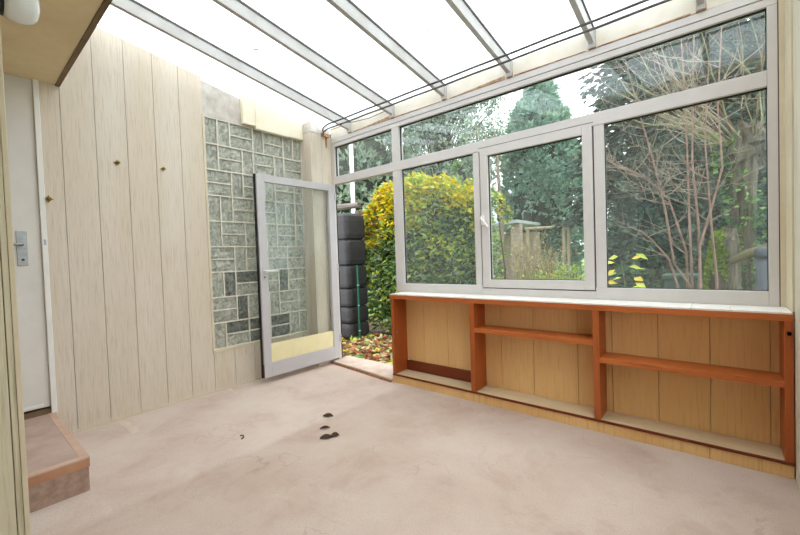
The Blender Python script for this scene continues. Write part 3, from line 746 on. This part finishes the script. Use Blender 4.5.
# yellowing hedge
hd = thing('hedge', 'tall yellowing leafy hedge outside the open doorway and first pane', 'hedge', (0.4, 1.95, GZ))
top = lambda x: 2.50 + .06 * math.sin(x * 5.1) + .05 * math.sin(x * 11 + 1) - max(0, (-.50 - x)) * 1.0 - max(0, x - .0) * .20 - max(0, x - 1.15) * .9
def pick_h(x, y, z):
    n = noise.noise((x * 2.2, y * 2, z * 2.2))
    yel = (z - 1.55) / .55 + n * 1.1 + max(0, -.35 - x) * 1.6
    r = R.random()
    if yel + R.uniform(-.5, .5) > .55:
        left = x < -.1
        return M['l_yellow'] if r < .42 else M['l_lime'] if r < .78 else M['l_orange'] if (r < .93 and left) else M['l_lime'] if r < .9 else M['l_green']
    return M['l_dark'] if r < .28 else M['l_green'] if r < .64 else M['l_grey'] if r < .80 else M['l_lime']
b = MB(); hedge_leaves(b, 11500, -0.95, 1.42, 1.55, 2.45, 0.05, top, .10, pick_h); add('foliage', b, hd)
b = MB()
for k in range(26):
    x = R.uniform(-.85, 1.6); y = R.uniform(1.75, 2.2)
    b.tube([(x, y, GZ), (x + R.uniform(-.1, .1), y + R.uniform(-.05, .05), 1.0), (x + R.uniform(-.2, .2), y, 1.9)], [.018, .013, .006], 5, M['bark_red'])
add('stems', b, hd)
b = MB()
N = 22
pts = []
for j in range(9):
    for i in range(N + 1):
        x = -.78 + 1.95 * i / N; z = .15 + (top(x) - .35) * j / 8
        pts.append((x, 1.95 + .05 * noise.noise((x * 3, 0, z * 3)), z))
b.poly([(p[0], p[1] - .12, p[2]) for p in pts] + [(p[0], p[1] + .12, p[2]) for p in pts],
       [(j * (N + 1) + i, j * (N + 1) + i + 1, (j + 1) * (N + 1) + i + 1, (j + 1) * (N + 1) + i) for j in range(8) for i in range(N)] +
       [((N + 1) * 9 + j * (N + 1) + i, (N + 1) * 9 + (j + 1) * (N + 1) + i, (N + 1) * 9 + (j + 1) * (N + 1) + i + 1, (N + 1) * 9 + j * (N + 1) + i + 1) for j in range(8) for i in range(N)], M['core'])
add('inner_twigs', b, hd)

# wall water tank of dark plastic
tk = thing('rain_tank', 'tall dark grey ribbed plastic rain tank beside the hedge', 'water tank', (-1.1, 1.2, GZ))
zs = [-0.06, .19, .455, .75, 1.12, 1.535, 1.96]
for i in range(6):
    b = MB(); z0, z1 = zs[i], zs[i + 1]
    fx = lambda z: -0.70 - (z / 2.0) * 0.03 + .06 * max(0, 1 - abs(z - .5))*0
    prof = []
    for t, ins in ((0, .045), (.06, .012), (.2, .0), (.7, .0), (.9, .008), (1.0, .035)):
        z = z0 + (z1 - z0) * t
        prof.append((z, ins))
    ring = []
    for z, ins in prof:
        xr = fx(z) - ins; xl = -1.62 + ins; yf = 1.0 + ins; yb_ = 1.45 - ins; c = .07
        rg = []
        for cx, cy, a0 in ((xr - c, yf + c, -PI / 2), (xr - c, yb_ - c, 0), (xl + c, yb_ - c, PI / 2), (xl + c, yf + c, PI)):
            for k in range(5):
                a = a0 + PI / 2 * k / 4; rg.append((cx + c * math.cos(a), cy + c * math.sin(a), z + (.02 * math.cos((cx - (xl + xr) / 2) * 1.2) if t > .9 else 0)))
        ring.append(rg)
    n = len(ring[0])
    b.poly([p for rg in ring for p in rg], [tuple(range(n - 1, -1, -1))] + [(j * n + q, j * n + (q + 1) % n, (j + 1) * n + (q + 1) % n, (j + 1) * n + q) for j in range(len(ring) - 1) for q in range(n)] + [tuple((len(ring) - 1) * n + q for q in range(n))], M['tank'])
    add('tank_band', b, tk, smooth=False, bevel=0.006)
rod = thing('garden_stake', 'green plastic garden stake with pale bands beside the rain tank', 'stake', (-0.605, 1.10, GZ))
add('stake_rod', MB().tube([(-.605, 1.10, GZ), (-.615, 1.11, 1.14)], .016, 10, M['greenrod']), rod)
add('pale_band', MB().lathe([(.019, z0) for z0 in (.5, .512)], 12, M['lightrod'], (-.61, 1.105, 0)), rod)
add('pale_band', MB().lathe([(.019, z0) for z0 in (.10, .112)], 12, M['lightrod'], (-.607, 1.102, 0)), rod)
add('pale_band', MB().lathe([(.019, z0) for z0 in (.82, .832)], 12, M['lightrod'], (-.612, 1.107, 0)), rod)

pole = thing('white_pole', 'tall white pole rising behind the rain tank and hedge', 'pole', (-1.6, 2.0, GZ))
add('pole_shaft', MB().tube([(-1.60, 2.0, GZ), (-1.60, 2.0, 3.42)], .038, 14, M['polewhite']), pole, smooth=True)
add('pole_cap', MB().lathe([(.044, 3.42), (.044, 3.44), (.02, 3.455)], 14, M['polewhite'], (-1.60, 2.0, 0)), pole)
rail = thing('wooden_rail', 'weathered wooden rail lying across above the rain tank', 'rail', (-1.5, 1.7, GZ))
add('rail_bar', MB().tube([(-2.6, 1.72, 2.16), (-1.8, 1.72, 2.22), (-1.10, 1.66, 2.19)], [.07, .065, .05], 9, M['railwood']), rail)
add('rail_post', MB().box(-2.45, -2.36, 1.68, 1.76, GZ, 2.06, M['railwood']), rail)
add('rail_post', MB().box(-1.17, -1.09, 1.62, 1.70, GZ, 2.09, M['railwood']), rail)

# ---- conifers
def lump(b, c, rx, ry, rz, mt, seed, amp=.25, n=14, m=10, tip=1.0):
    """dark lumpy inner mass so that the crown is not see-through"""
    pts = []
    for j in range(m + 1):
        ph = PI * j / m
        for i in range(n):
            th = 2 * PI * i / n
            d = Vector((math.sin(ph) * math.cos(th), math.sin(ph) * math.sin(th), -math.cos(ph)))
            k = 1 + amp * noise.noise(d * 2.1 + Vector((seed, 0, 0)))
            pts.append((c[0] + d.x * rx * k, c[1] + d.y * ry * k, c[2] + d.z * rz * k))
    b.poly(pts, [(j * n + i, j * n + (i + 1) % n, (j + 1) * n + (i + 1) % n, (j + 1) * n + i) for j in range(m) for i in range(n)], mt)

def cypress(name, label, cat, x, y, h, r, n, m1, m2, seed, lowr=.75, L=.34, trunk=None, group=None, core=.72):
    """bushy conifer: radius profile along the height with rounded lobes, sprays pointing up and out"""
    t = thing(name, label, cat, (x, y, GZ), group)
    def prof(f):
        return r * (lowr + (1 - lowr) * min(1, f / .3)) * max(0.02, 1 - max(0, (f - .30) / .70) ** 2.3) ** .75
    b = MB()
    rings = 14; n0 = 16; pts = []
    for j in range(rings + 1):
        f = .04 + .94 * j / rings
        for i in range(n0):
            th = 2 * PI * i / n0
            k = core * (1 + .25 * noise.noise((math.cos(th) * 2 + seed, math.sin(th) * 2, f * h * .7)))
            pts.append((x + math.cos(th) * prof(f) * k, y + math.sin(th) * prof(f) * k, GZ + f * h * .985))
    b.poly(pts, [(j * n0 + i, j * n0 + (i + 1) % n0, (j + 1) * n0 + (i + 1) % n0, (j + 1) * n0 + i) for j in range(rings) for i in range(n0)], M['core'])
    nl = max(24, n // 46)
    for _ in range(nl):
        f = R.random() ** .95; th = R.uniform(PI * .9, PI * 2.25) if R.random() < .85 else R.uniform(0, 2 * PI)
        lr = r * R.uniform(.17, .34); rr = prof(f) * R.uniform(.78, 1.0) - lr * .35
        c0 = Vector((x + math.cos(th) * rr, y + math.sin(th) * rr, GZ + .1 + f * (h - .25)))
        main = m2 if R.random() < .4 else m1
        for q in range(46):
            o = rdir(.25); o = (o + Vector((math.cos(th), math.sin(th), .1)) * .7).normalized()
            c = c0 + Vector((o.x * lr, o.y * lr, o.z * lr * 1.25)) * R.uniform(.72, 1.0)
            mt = main if R.random() < .75 else (m1 if main is m2 else m2)
            for w_ in range(3): b.blade(c, o + rdir() * .75, rdir(), L * R.uniform(.6, 1.2), L * R.uniform(.28, .45), mt)
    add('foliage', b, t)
    add('trunk', MB().tube([(x, y, GZ), (x, y, GZ + h * .5), (x + .05, y, GZ + h * .9)], [r * .12, r * .08, r * .02], 8, M['bark']), t)
    return t

def spruce(name, label, cat, x, y, h, r, n, m1, m2, seed, droop=.35, L=.4, bare=0.06, group=None, dens=1.0):
    """open conifer: separate drooping boughs, each a flat fan of sprays"""
    t = thing(name, label, cat, (x, y, GZ), group)
    b = MB(); bb = MB()
    n0 = 12; rings = 10; pts = []
    for j in range(rings + 1):
        f = .02 + .93 * j / rings
        for i in range(n0):
            th = 2 * PI * i / n0; k = .5 * r * (1 - f) ** .75 * (1 + .35 * noise.noise((math.cos(th) * 2 + seed, math.sin(th) * 2, f * h)))
            pts.append((x + math.cos(th) * k, y + math.sin(th) * k, GZ + f * h))
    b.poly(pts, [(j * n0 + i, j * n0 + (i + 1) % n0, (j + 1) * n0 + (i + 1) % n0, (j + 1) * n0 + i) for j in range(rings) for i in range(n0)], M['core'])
    for k in range(n):
        f = bare + (1 - bare) * (k / n); z = GZ + f * h
        th = k * 2.399 + R.uniform(-.3, .3); ln = r * (1 - f) ** .75 * R.uniform(.75, 1.15) + .15
        d = Vector((math.cos(th), math.sin(th), 0))
        pts = [Vector((x, y, z)) + d * ln * s - Vector((0, 0, droop * ln * s * s)) for s in (0, .35, .7, 1)]
        bb.tube(pts, [.03 * ln ** .5, .02, .012, .005], 4, M['bark'], False)
        side = Vector((-d.y, d.x, 0))
        for q in range(int(16 * dens * max(1, ln))):
            s = .12 + .9 * R.random()
            p = pts[0].lerp(pts[3], s); p.z = z - droop * ln * s * s
            w = (1 - s * .55) * ln * .38
            p = p + side * R.uniform(-w, w) + Vector((0, 0, R.uniform(-.10, .08)))
            dr = d * .7 + side * R.uniform(-.9, .9) + Vector((0, 0, R.uniform(-.7, .1)))
            mt = m2 if R.random() < .3 else m1
            b.blade(p, dr, rdir(.6), L * R.uniform(.6, 1.2), L * R.uniform(.22, .4), mt)
            b.blade(p, dr + rdir() * .5, rdir(.6), L * R.uniform(.5, 1.0), L * R.uniform(.2, .36), mt)
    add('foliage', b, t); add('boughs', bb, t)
    add('trunk', MB().tube([(x, y, GZ), (x, y, GZ + h * .5), (x, y, GZ + h * .98)], [r * .07 + .05, r * .05 + .03, .02], 8, M['bark']), t)
    return t

def broadleaf(name, label, cat, x, y, h, r, nclump, m1, m2, seed, L=.22, z0f=.28, group=None, per=60):
    t = thing(name, label, cat, (x, y, GZ), group)
    b = MB(); tb = MB()
    tb.tube([(x, y, GZ), (x + .1, y, h * .35), (x - .1, y, h * .8)], [r * .09, r * .07, .03], 8, M['bark'])
    for k in range(nclump):
        f = R.random(); th = R.uniform(0, 2 * PI)
        rr = r * math.sin(PI * (.12 + .8 * f)) ** .7 * math.sqrt(R.uniform(.1, 1))
        c = Vector((x + math.cos(th) * rr, y + math.sin(th) * rr, h * (z0f + (1 - z0f) * f)))
        if k % 3 == 0: tb.tube([(x, y, h * (z0f * .6 + .5 * f)), tuple(c)], [.035, .008], 4, M['bark'], False)
        cr = r * R.uniform(.16, .30)
        for q in range(per):
            p = c + rdir() * cr * R.random() ** .4
            b.leaf(p, rdir(-.2), rdir(.8), L * R.uniform(.6, 1.2), L * R.uniform(.4, .6), m2 if R.random() < .35 else m1, .15)
    add('foliage', b, t); add('trunk', tb, t)
    return t

GT = 'trees beyond the garden'
cypress('cypress_tree', 'large bushy blue green conifer seen through the opening sash', 'tree', -1.72, 12.5, 8.1, 1.55, 9500, M['c_blue'], M['c_blue2'], 3.1, .75, .2)
spruce('spruce_tree', 'tall dark spruce with drooping boughs behind the bare shrub', 'tree', 3.3, 8.8, 13.0, 3.3, 560, M['c_dark'], M['c_dark2'], 1, .32, .26, .22, None, 1.5)
cypress('yew_bush', 'dark dense evergreen bush under the tall spruce, behind the bare shrub', 'bush', 3.25, 6.9, 3.7, 1.38, 5200, M['c_dark'], M['c_dark2'], 6.0, .95, .18)
spruce('spruce_tree', 'dark conifer standing behind the mossy pollarded trunk', 'tree', 7.4, 9.6, 11.0, 2.6, 320, M['c_dark'], M['c_mid'], 5, .28, .26, .04, None, 1.2)
cypress('pine_tree', 'dense grey green conifer behind the white pole', 'tree', -5.6, 5.2, 9.5, 2.4, 6500, M['c_mid'], M['c_mid2'], 8.0, .9, .2)
broadleaf('ash_tree', 'loose grey green tree behind the yellow hedge by the door', 'tree', -3.3, 7.4, 8.6, 2.2, 210, M['c_mid'], M['c_mid2'], 11, .14)
broadleaf('ash_tree', 'loose grey green tree beyond the first pane, next to the sky gap', 'tree', -4.9, 10.5, 11.0, 2.6, 210, M['c_mid'], M['c_mid2'], 12, .17)
broadleaf('ash_tree', 'airy grey tree at the far end of the hedge row', 'tree', -9.5, 11.5, 11.0, 3.2, 200, M['c_mid'], M['c_mid2'], 13, .2)
cypress('young_conifer', 'slender light green young conifer above the hedge', 'tree', -1.55, 6.0, 3.9, .42, 700, M['l_grey'], M['l_green'], 4.0, .9, .18)

# ---- bare trunks glimpsed over the hedge
for x, y, h, lab in ((-1.75, 7.4, 5.2, 'slim pale bare trunk above the hedge, beside the light green young conifer'), (-1.25, 7.6, 4.9, 'slim pale bare trunk above the hedge, next to the sash')):
    b = MB(); b.tube([(x, y, GZ), (x + .08, y, h * .5), (x - .06, y, h)], [.09, .07, .02], 7, M['twig'])
    for k in range(9):
        z = h * R.uniform(.45, .95); a = R.uniform(0, 2 * PI)
        b.tube([(x, y, z), (x + .5 * math.cos(a), y + .3 * math.sin(a), z + .5)], [.02, .005], 4, M['twig'], False)
    add('bare_tree', b, None, lab, 'tree', 'bare trunks over the hedge')

# ---- shrubs of the middle ground
def shrub(name, label, cat, x, y, w, d, h, n, pick, L, group=None, z0=0.0):
    t = thing(name, label, cat, (x, y, GZ), group)
    b = MB(); s_ = MB()
    for _ in range(n):
        a = R.uniform(0, 2 * PI); e = R.random() ** .5
        u_ = R.random()
        z = GZ + z0 + (h - z0) * u_
        k = math.sqrt(max(0.05, 1 - (u_ - .35) ** 2 / .5)) * e
        p = Vector((x + math.cos(a) * w * k, y + math.sin(a) * d * k, z + R.uniform(-.05, .05)))
        o = Vector((math.cos(a), math.sin(a), R.uniform(-.2, .8)))
        b.leaf(p, o + rdir() * .6, rdir(.7), L * R.uniform(.7, 1.3), L * R.uniform(.35, .55), pick(), .15)
    for k in range(8):
        a = R.uniform(0, 2 * PI); e = R.random() * .7
        s_.tube([(x, y, GZ), (x + math.cos(a) * w * e, y + math.sin(a) * d * e, h * .8)], [.02, .006], 4, M['bark_red'], False)
    add('foliage', b, t); add('stems', s_, t)
    return t
def ch(*ks): return lambda: M[R.choice(ks)]
shrub('laurel_bush', 'green leafy bush at the end of the hedge behind the sash handle', 'bush', 0.20, 3.9, .32, .45, 1.95, 1400, ch('l_green', 'l_green', 'l_lime', 'l_grey', 'l_dark'), .10)
shrub('garden_shrub', 'round green garden shrub in front of the shed wall', 'bush', 0.55, 6.6, .55, .4, 1.05, 1000, ch('l_green', 'l_grey', 'l_lime'), .09)
shrub('garden_shrub', 'leafy light green shrub below the pergola post', 'bush', 1.35, 5.5, .55, .4, .98, 1300, ch('l_green', 'l_lime', 'l_grey', 'l_lime'), .08)
shrub('garden_shrub', 'low yellow flowering shrub under the sash, beside the bush at the hedge end', 'bush', 0.55, 5.3, .22, .25, .60, 380, ch('l_yellow', 'l_lime', 'l_green'), .06)
shrub('garden_shrub', 'green shrub by the pile beyond the pergola', 'bush', 0.9, 12.5, .8, .7, 1.7, 700, ch('l_green', 'l_green', 'l_dark'), .14)
shrub('dark_shrub', 'low dark evergreen shrub behind the green bin', 'bush', 3.0, 5.6, .9, .5, 1.45, 1500, ch('l_dark', 'c_dark2', 'c_dark', 'l_dark'), .11)
shrub('dark_shrub', 'dark ivy bush behind the steel post', 'bush', 4.7, 4.0, .45, .5, 1.9, 1300, ch('l_dark', 'l_grey', 'l_green', 'l_pale'), .08)
def tuft(x, y, w, h, n, label, mats):
    b = MB()
    for _ in range(n):
        px, py = x + R.uniform(-w, w), y + R.uniform(-w, w)
        hh = h * R.uniform(.55, 1.1); dx, dy = R.uniform(-.3, .3) * hh, R.uniform(-.3, .3) * hh
        b.tube([(px, py, GZ), (px + dx * .3, py + dy * .3, GZ + hh * .6), (px + dx, py + dy, GZ + hh)], [.006, .005, .002], 3, M[R.choice(mats)], False)
        if R.random() < .7:
            for q in range(4): b.blade((px + dx, py + dy, GZ + hh * R.uniform(.7, 1)), rdir(.6), rdir(), .07, .03, M[R.choice(mats)])
    add('grass_tuft', b, None, label, 'grass clump', 'dry grass clumps in the garden')
tuft(0.15, 6.0, .25, 1.75, 110, 'tall straw coloured dry stems in front of the shed roof', ['straw', 'straw', 'l_pale', 'twig'])
tuft(0.75, 5.9, .22, 1.35, 110, 'reddish dry grass clump in front of the pink shed wall', ['straw', 'l_pale', 'twig_red'])
tuft(0.85, 4.9, .25, .85, 120, 'green and straw grass clump low in the middle of the sash', ['l_lime', 'l_green', 'straw'])
tuft(1.60, 4.7, .22, .72, 90, 'pale grass clump low at the hinge side of the sash', ['l_pale', 'l_grey', 'l_lime'])

# ---- shed, pergola, netting, far house
sh = thing('garden_shed', 'low garden shed with pale flat roof and pinkish wall', 'shed', (-2.4, 10.2, GZ))
b = MB().hexa([(-4.0, 9.0, 2.02), (-1.30, 9.0, 2.26), (-1.30, 11.2, 2.26), (-4.0, 11.2, 2.02)], [(-4.0, 9.0, 2.10), (-1.30, 9.0, 2.36), (-1.30, 11.2, 2.36), (-4.0, 11.2, 2.10)], M['shedroof']); add('roof', b, sh)
add('wall', MB().box(-1.62, -1.30, 9.25, 9.5, GZ, 2.24, M['shedwall']), sh); add('rear_wall', MB().box(-3.9, -1.30, 11.0, 11.1, GZ, 2.02, M['shedwall']), sh)
add('post', MB().box(-2.05, -1.95, 9.1, 9.2, GZ, 2.18, M['shedroof']), sh); add('post', MB().box(-3.60, -3.50, 9.1, 9.2, GZ, 2.06, M['shedroof']), sh)
pg = thing('pergola', 'rustic wooden pergola frame beside the shed', 'pergola', (.2, 8.6, GZ))
add('beam_pole', MB().tube([(-.85, 8.6, 2.0), (.62, 8.6, 1.98)], .045, 8, M['postwood']), pg)
add('post', MB().tube([(.30, 8.6, GZ), (.30, 8.6, 2.06)], .055, 8, M['postwood']), pg)
add('post', MB().tube([(.42, 8.6, GZ), (.44, 8.6, 2.10)], .055, 8, M['postwood']), pg)
add('post', MB().tube([(-.78, 8.6, GZ), (-.78, 8.6, 2.0)], .05, 8, M['postwood']), pg)
b = MB(); b.box(.75, 2.0, 10.0, 10.03, GZ, 1.05, M['fence']); 
for k in range(4): b.box(.75 + k * .41, .79 + k * .41, 9.96, 10.0, GZ, 1.1, M['fence'])
add('netting_fence', b, None, 'short teal netting fence beyond the pergola', 'fence')
hs = thing('far_house', 'distant pale gabled house beside the blue green conifer', 'house', (-9.6, 27, GZ))
b = MB().hexa([(-11.5, 26, GZ), (-8.7, 26, GZ), (-8.7, 30, GZ), (-11.5, 30, GZ)], [(-11.5, 26, 3.7), (-8.7, 26, 3.7), (-8.7, 30, 3.7), (-11.5, 30, 3.7)], M['houserender']); add('house_wall', b, hs)
b = MB().hexa([(-11.7, 25.8, 3.6), (-8.4, 25.8, 3.6), (-8.4, 30.2, 3.6), (-11.7, 30.2, 3.6)], [(-10.6, 26.2, 6.6), (-10.3, 26.2, 6.6), (-10.3, 29.8, 6.6), (-10.6, 29.8, 6.6)], M['slate']); add('house_roof', b, hs)
b = MB().box(-9.3, -8.9, 25.95, 26.0, 2.5, 3.3, M['darkglass']); add('house_window', b, hs)

# ---- green bin, steel post, log
bn = thing('garden_bin', 'grey green plastic bin outside at the foot of the bare shrub', 'bin', (3.30, 3.3, GZ))
b = MB().hexa([(3.25, 3.12, GZ), (3.50, 3.12, GZ), (3.50, 3.5, GZ), (3.25, 3.5, GZ)], [(3.20, 3.07, .84), (3.55, 3.07, .84), (3.55, 3.55, .84), (3.20, 3.55, .84)], M['binmat']); add('bin_body', b, bn, bevel=.01)
b = MB().box(3.17, 3.58, 3.04, 3.58, .84, .885, M['binmat']); add('bin_lid', b, bn, bevel=.01)
ps = thing('steel_post', 'grey steel pipe post with round cap at the edge of the big pane', 'post', (4.06, 1.75, GZ))
add('post_pipe', MB().tube([(4.06, 1.75, GZ), (4.06, 1.75, 1.17)], .045, 16, M['galv']), ps, smooth=True)
add('post_cap', MB().lathe([(.056, 1.12), (.060, 1.15), (.056, 1.19), (.035, 1.215), (.005, 1.225)], 18, M['galv'], (4.06, 1.75, 0)), ps, smooth=True)

# ---- mossy pollarded tree by the right side
pt = thing('pollarded_tree', 'old mossy pollarded tree with many upright shoots', 'tree', (4.0, 2.75, GZ))
b = MB()
tr = [(3.97, 2.75, GZ), (3.95, 2.75, .7), (3.96, 2.75, 1.3), (3.98, 2.76, 1.9), (4.0, 2.78, 2.3), (4.02, 2.78, 2.55)]
b.tube(tr, [.17, .13, .115, .11, .12, .08], 18, M['bark'])
for i, v in enumerate(b.v):
    k = noise.noise((v[0] * 14, v[1] * 14, v[2] * 2)) * .035
    b.v[i] = (v[0] + k, v[1] + k, v[2])
add('trunk', b, pt)
b = MB(); lump(b, (4.04, 2.76, 2.36), .19, .18, .24, M['bark'], 4.0, .7); add('pollard_head', b, pt)
def branch(b, p, d, ln, r0, mt, seg=5, bend=.25, up=.15, n=4):
    pts = [Vector(p)]; rad = [r0]; d = Vector(d).normalized()
    for k in range(seg):
        d = (d + rdir() * bend + Vector((0, 0, up))).normalized()
        pts.append(pts[-1] + d * ln / seg); rad.append(r0 * (1 - (k + 1) / seg * .8))
    b.tube(pts, rad, n, mt, False)
    return pts, rad, d
for k in range(34):
    a = R.uniform(0, 2 * PI); b = MB()
    d = Vector((math.cos(a) * .95 - .15, math.sin(a) * .6, R.uniform(.7, 1.3))); mt = M['twig_green'] if R.random() < .3 else M['twig'] if R.random() < .6 else M['bark_red']
    pts, rad, _ = branch(b, (4.03 + math.cos(a) * .15, 2.76 + math.sin(a) * .13, 2.40), d, R.uniform(1.4, 2.6), R.uniform(.005, .011), mt, 7, .2, .10, 5)
    for q in range(R.randint(3, 6)):
        i = R.randint(2, 6); branch(b, pts[i], rdir(.4) + d * .5, R.uniform(.3, .8), rad[i] * .6, mt, 4, .25, .08, 4)
    add('shoot', b, pt)
for d, ln, r0 in (((-1.2, -.2, .25), 1.3, .026), ((-1.0, .2, .55), 1.5, .022), ((-1.0, -.4, .9), 1.6, .022)):
    b = MB(); pts, rad, _ = branch(b, (3.94, 2.72, 2.36), d, ln, r0, M['twig_green'], 9, .28, .04, 6)
    for q in range(12):
        i = R.randint(2, 7); branch(b, pts[i], rdir(.5), R.uniform(.3, .9), rad[i] * .5, M['twig_green'] if R.random() < .5 else M['twig'], 5, .25, .1, 4)
    add('limb', b, pt)
b = MB()
for k in range(900):
    a = R.uniform(PI * .75, PI * 1.5); z = R.uniform(.0, 1.45)
    q = Vector((3.955 + math.cos(a) * .14, 2.75 + math.sin(a) * .14, z))
    if noise.noise((a * 2, 1.0, z * 2.2)) > -.05: b.leaf(q, Vector((math.cos(a), math.sin(a), .3)) + rdir() * .7, rdir(), .06, .04, M['moss'])
add('moss', b, pt, kind='stuff')
b = MB()
for k in range(800):
    a = R.uniform(PI * .7, PI * 2.1); z = R.uniform(.5, 2.6)
    if noise.noise((a * 1.2, 9.0, z * 1.6)) < .0: continue
    rr = .13 + R.random() * .07 + (.1 if z > 2.1 else 0)
    b.leaf((3.97 + .02 * z + math.cos(a) * rr, 2.76 + math.sin(a) * rr, z), Vector((math.cos(a), math.sin(a), -.2)) + rdir() * .6, rdir(), .07, .055, M['l_dark'] if k % 3 else M['l_green'])
add('ivy', b, pt, kind='stuff')
stb = thing('mossy_stump', 'moss covered broken stump in front of the pollarded trunk', 'stump', (3.80, 2.2, GZ))
b = MB(); b.tube([(3.82, 2.2, GZ), (3.79, 2.2, .5), (3.80, 2.2, 1.0), (3.83, 2.22, 1.30), (3.86, 2.24, 1.42)], [.13, .125, .12, .09, .04], 12, M['bark'])
for i, v in enumerate(b.v):
    k = noise.noise((v[0] * 9, v[1] * 9, v[2] * 5)) * .05; b.v[i] = (v[0] + k, v[1] - k, v[2])
add('stump_wood', b, stb)
b = MB()
for k in range(1500):
    a = R.uniform(PI * .7, PI * 1.55); z = R.uniform(.1, 1.38)
    if noise.noise((a * 1.5, 5.0, z * 3)) < -.2: continue
    rr = .13 * (1 - max(0, z - 1.0) * 1.4)
    b.leaf((3.80 + math.cos(a) * rr, 2.2 + math.sin(a) * rr, z), Vector((math.cos(a), math.sin(a), .2)) + rdir() * .8, rdir(), .055, .04, M['moss'])
add('moss', b, stb, kind='stuff')
lg = MB().tube([(3.84, 2.02, 1.08), (3.98, 2.0, 1.16), (4.18, 1.98, 1.23), (4.5, 1.95, 1.30)], [.035, .045, .05, .055], 10, M['mossbark'])
add('cut_branch', lg, None, 'thick dark cut branch sticking out beside the steel post', 'branch')

# ---- bare multi-stemmed shrub in front of the big pane
bs = thing('bare_shrub', 'bare shrub of thin reddish stems outside the big pane', 'shrub', (3.55, 1.8, GZ))
stems = [
    [(3.545, 1.80, GZ), (3.53, 1.80, .85), (3.40, 1.78, 1.08), (3.34, 1.78, 1.6), (3.24, 1.76, 2.15), (3.12, 1.75, 2.7), (3.0, 1.75, 3.3)],
    [(3.55, 1.82, GZ), (3.545, 1.82, .9), (3.53, 1.82, 1.5), (3.52, 1.82, 2.2), (3.50, 1.80, 3.0), (3.47, 1.8, 3.7)],
    [(3.61, 1.80, GZ), (3.615, 1.80, .9), (3.60, 1.80, 1.5), (3.56, 1.8, 2.1), (3.57, 1.8, 2.8), (3.60, 1.8, 3.7)],
    [(3.60, 1.78, .0), (3.61, 1.78, 1.25), (3.70, 1.78, 1.6), (3.79, 1.78, 2.0), (3.76, 1.78, 2.6), (3.80, 1.78, 3.4)],
    [(3.74, 1.85, GZ), (3.74, 1.85, .9), (3.70, 1.85, 1.5), (3.66, 1.85, 2.3), (3.70, 1.85, 3.1)],
    [(3.52, 1.84, .2), (3.50, 1.84, 1.2), (3.36, 1.84, 1.75), (3.15, 1.84, 2.02), (2.96, 1.84, 2.16)],
    [(3.53, 1.80, .4), (3.36, 1.80, 1.12), (3.22, 1.80, 1.32), (3.10, 1.80, 1.45)],
]
for s_ in stems:
    b = MB(); mt = M['twig_red']
    n = len(s_)
    b.tube(s_, [.011 * (1 - .8 * i / (n - 1)) + .003 for i in range(n)], 6, mt, False)
    for q in range(20):
        i = R.randint(2, n - 1); f = R.random()
        p = Vector(s_[i - 1]).lerp(Vector(s_[i]), f)
        if p.z < 1.65 and R.random() < .85: continue
        side = Vector((R.choice((-1, -1, -1, .7)), R.uniform(-.5, .5), R.uniform(.0, .7)))
        pts, rad, d = branch(b, p, side, R.uniform(.3, .9), R.uniform(.003, .0055), M['twig'] if R.random() < .7 else mt, 5, .25, .12, 4)
        for w in range(3): branch(b, pts[R.randint(1, 4)], d + rdir() * .9, R.uniform(.12, .35), .003, M['twig'], 4, .25, .1, 3)
    add('stem', b, bs)
# leafy seedling with yellow green leaves
sd = thing('maple_seedling', 'yellow green leafy seedling low in the big pane', 'plant', (2.98, 1.5, GZ))
add('stem', MB().tube([(3.05, 1.5, GZ), (3.02, 1.5, .7), (2.97, 1.5, 1.12)], [.008, .006, .003], 5, M['twig_green']), sd)
for k in range(15):
    z = .80 + .03 * k * .9 + R.uniform(-.02, .02); sx_ = -1 if k % 2 else 1
    c = Vector((3.0 + sx_ * R.uniform(.02, .10), 1.5 + R.uniform(-.05, .05), z)); b = MB()
    mt = M['l_lime'] if k % 3 else M['l_yellow']
    b.leaf(c, Vector((sx_, R.uniform(-.9, .4), R.uniform(-.6, .35))), Vector((R.uniform(-.5, .5), R.uniform(-1.2, -.2), 1)), R.uniform(.09, .15), R.uniform(.05, .08), mt, .12)
    add('leaf', b, sd)

# ------------------------------------------------------------------ light: bright overcast sky
sc = bpy.context.scene
w = bpy.data.worlds.new('overcast'); sc.world = w; w.use_nodes = True
nt = w.node_tree; nt.nodes.clear()
wo = nt.nodes.new('ShaderNodeOutputWorld'); bg = nt.nodes.new('ShaderNodeBackground')
tc = nt.nodes.new('ShaderNodeTexCoord'); sxyz = nt.nodes.new('ShaderNodeSeparateXYZ'); nt.links.new(tc.outputs['Generated'], sxyz.inputs[0])
mr = nt.nodes.new('ShaderNodeMapRange'); mr.inputs['From Min'].default_value = -0.05; mr.inputs['From Max'].default_value = 0.9
mr.inputs['To Min'].default_value = 0.75; mr.inputs['To Max'].default_value = 1.25
nt.links.new(sxyz.outputs['Z'], mr.inputs['Value'])
bg.inputs['Color'].default_value = (0.955, 0.98, 1.0, 1)
ml = nt.nodes.new('ShaderNodeMath'); ml.operation = 'MULTIPLY'; ml.inputs[1].default_value = 1.35
nt.links.new(mr.outputs[0], ml.inputs[0]); nt.links.new(ml.outputs[0], bg.inputs['Strength'])
nt.links.new(bg.outputs[0], wo.inputs['Surface'])
vs = sc.view_settings
sc.display_settings.display_device = 'sRGB'
vs.view_transform = 'Standard'; vs.look = 'None'; vs.gamma = 1.0; vs.use_curve_mapping = False
vs.exposure = 1.47
sc.cycles.max_bounces = 14; sc.cycles.transparent_max_bounces = 24; sc.cycles.diffuse_bounces = 6
sc.cycles.use_denoising = True
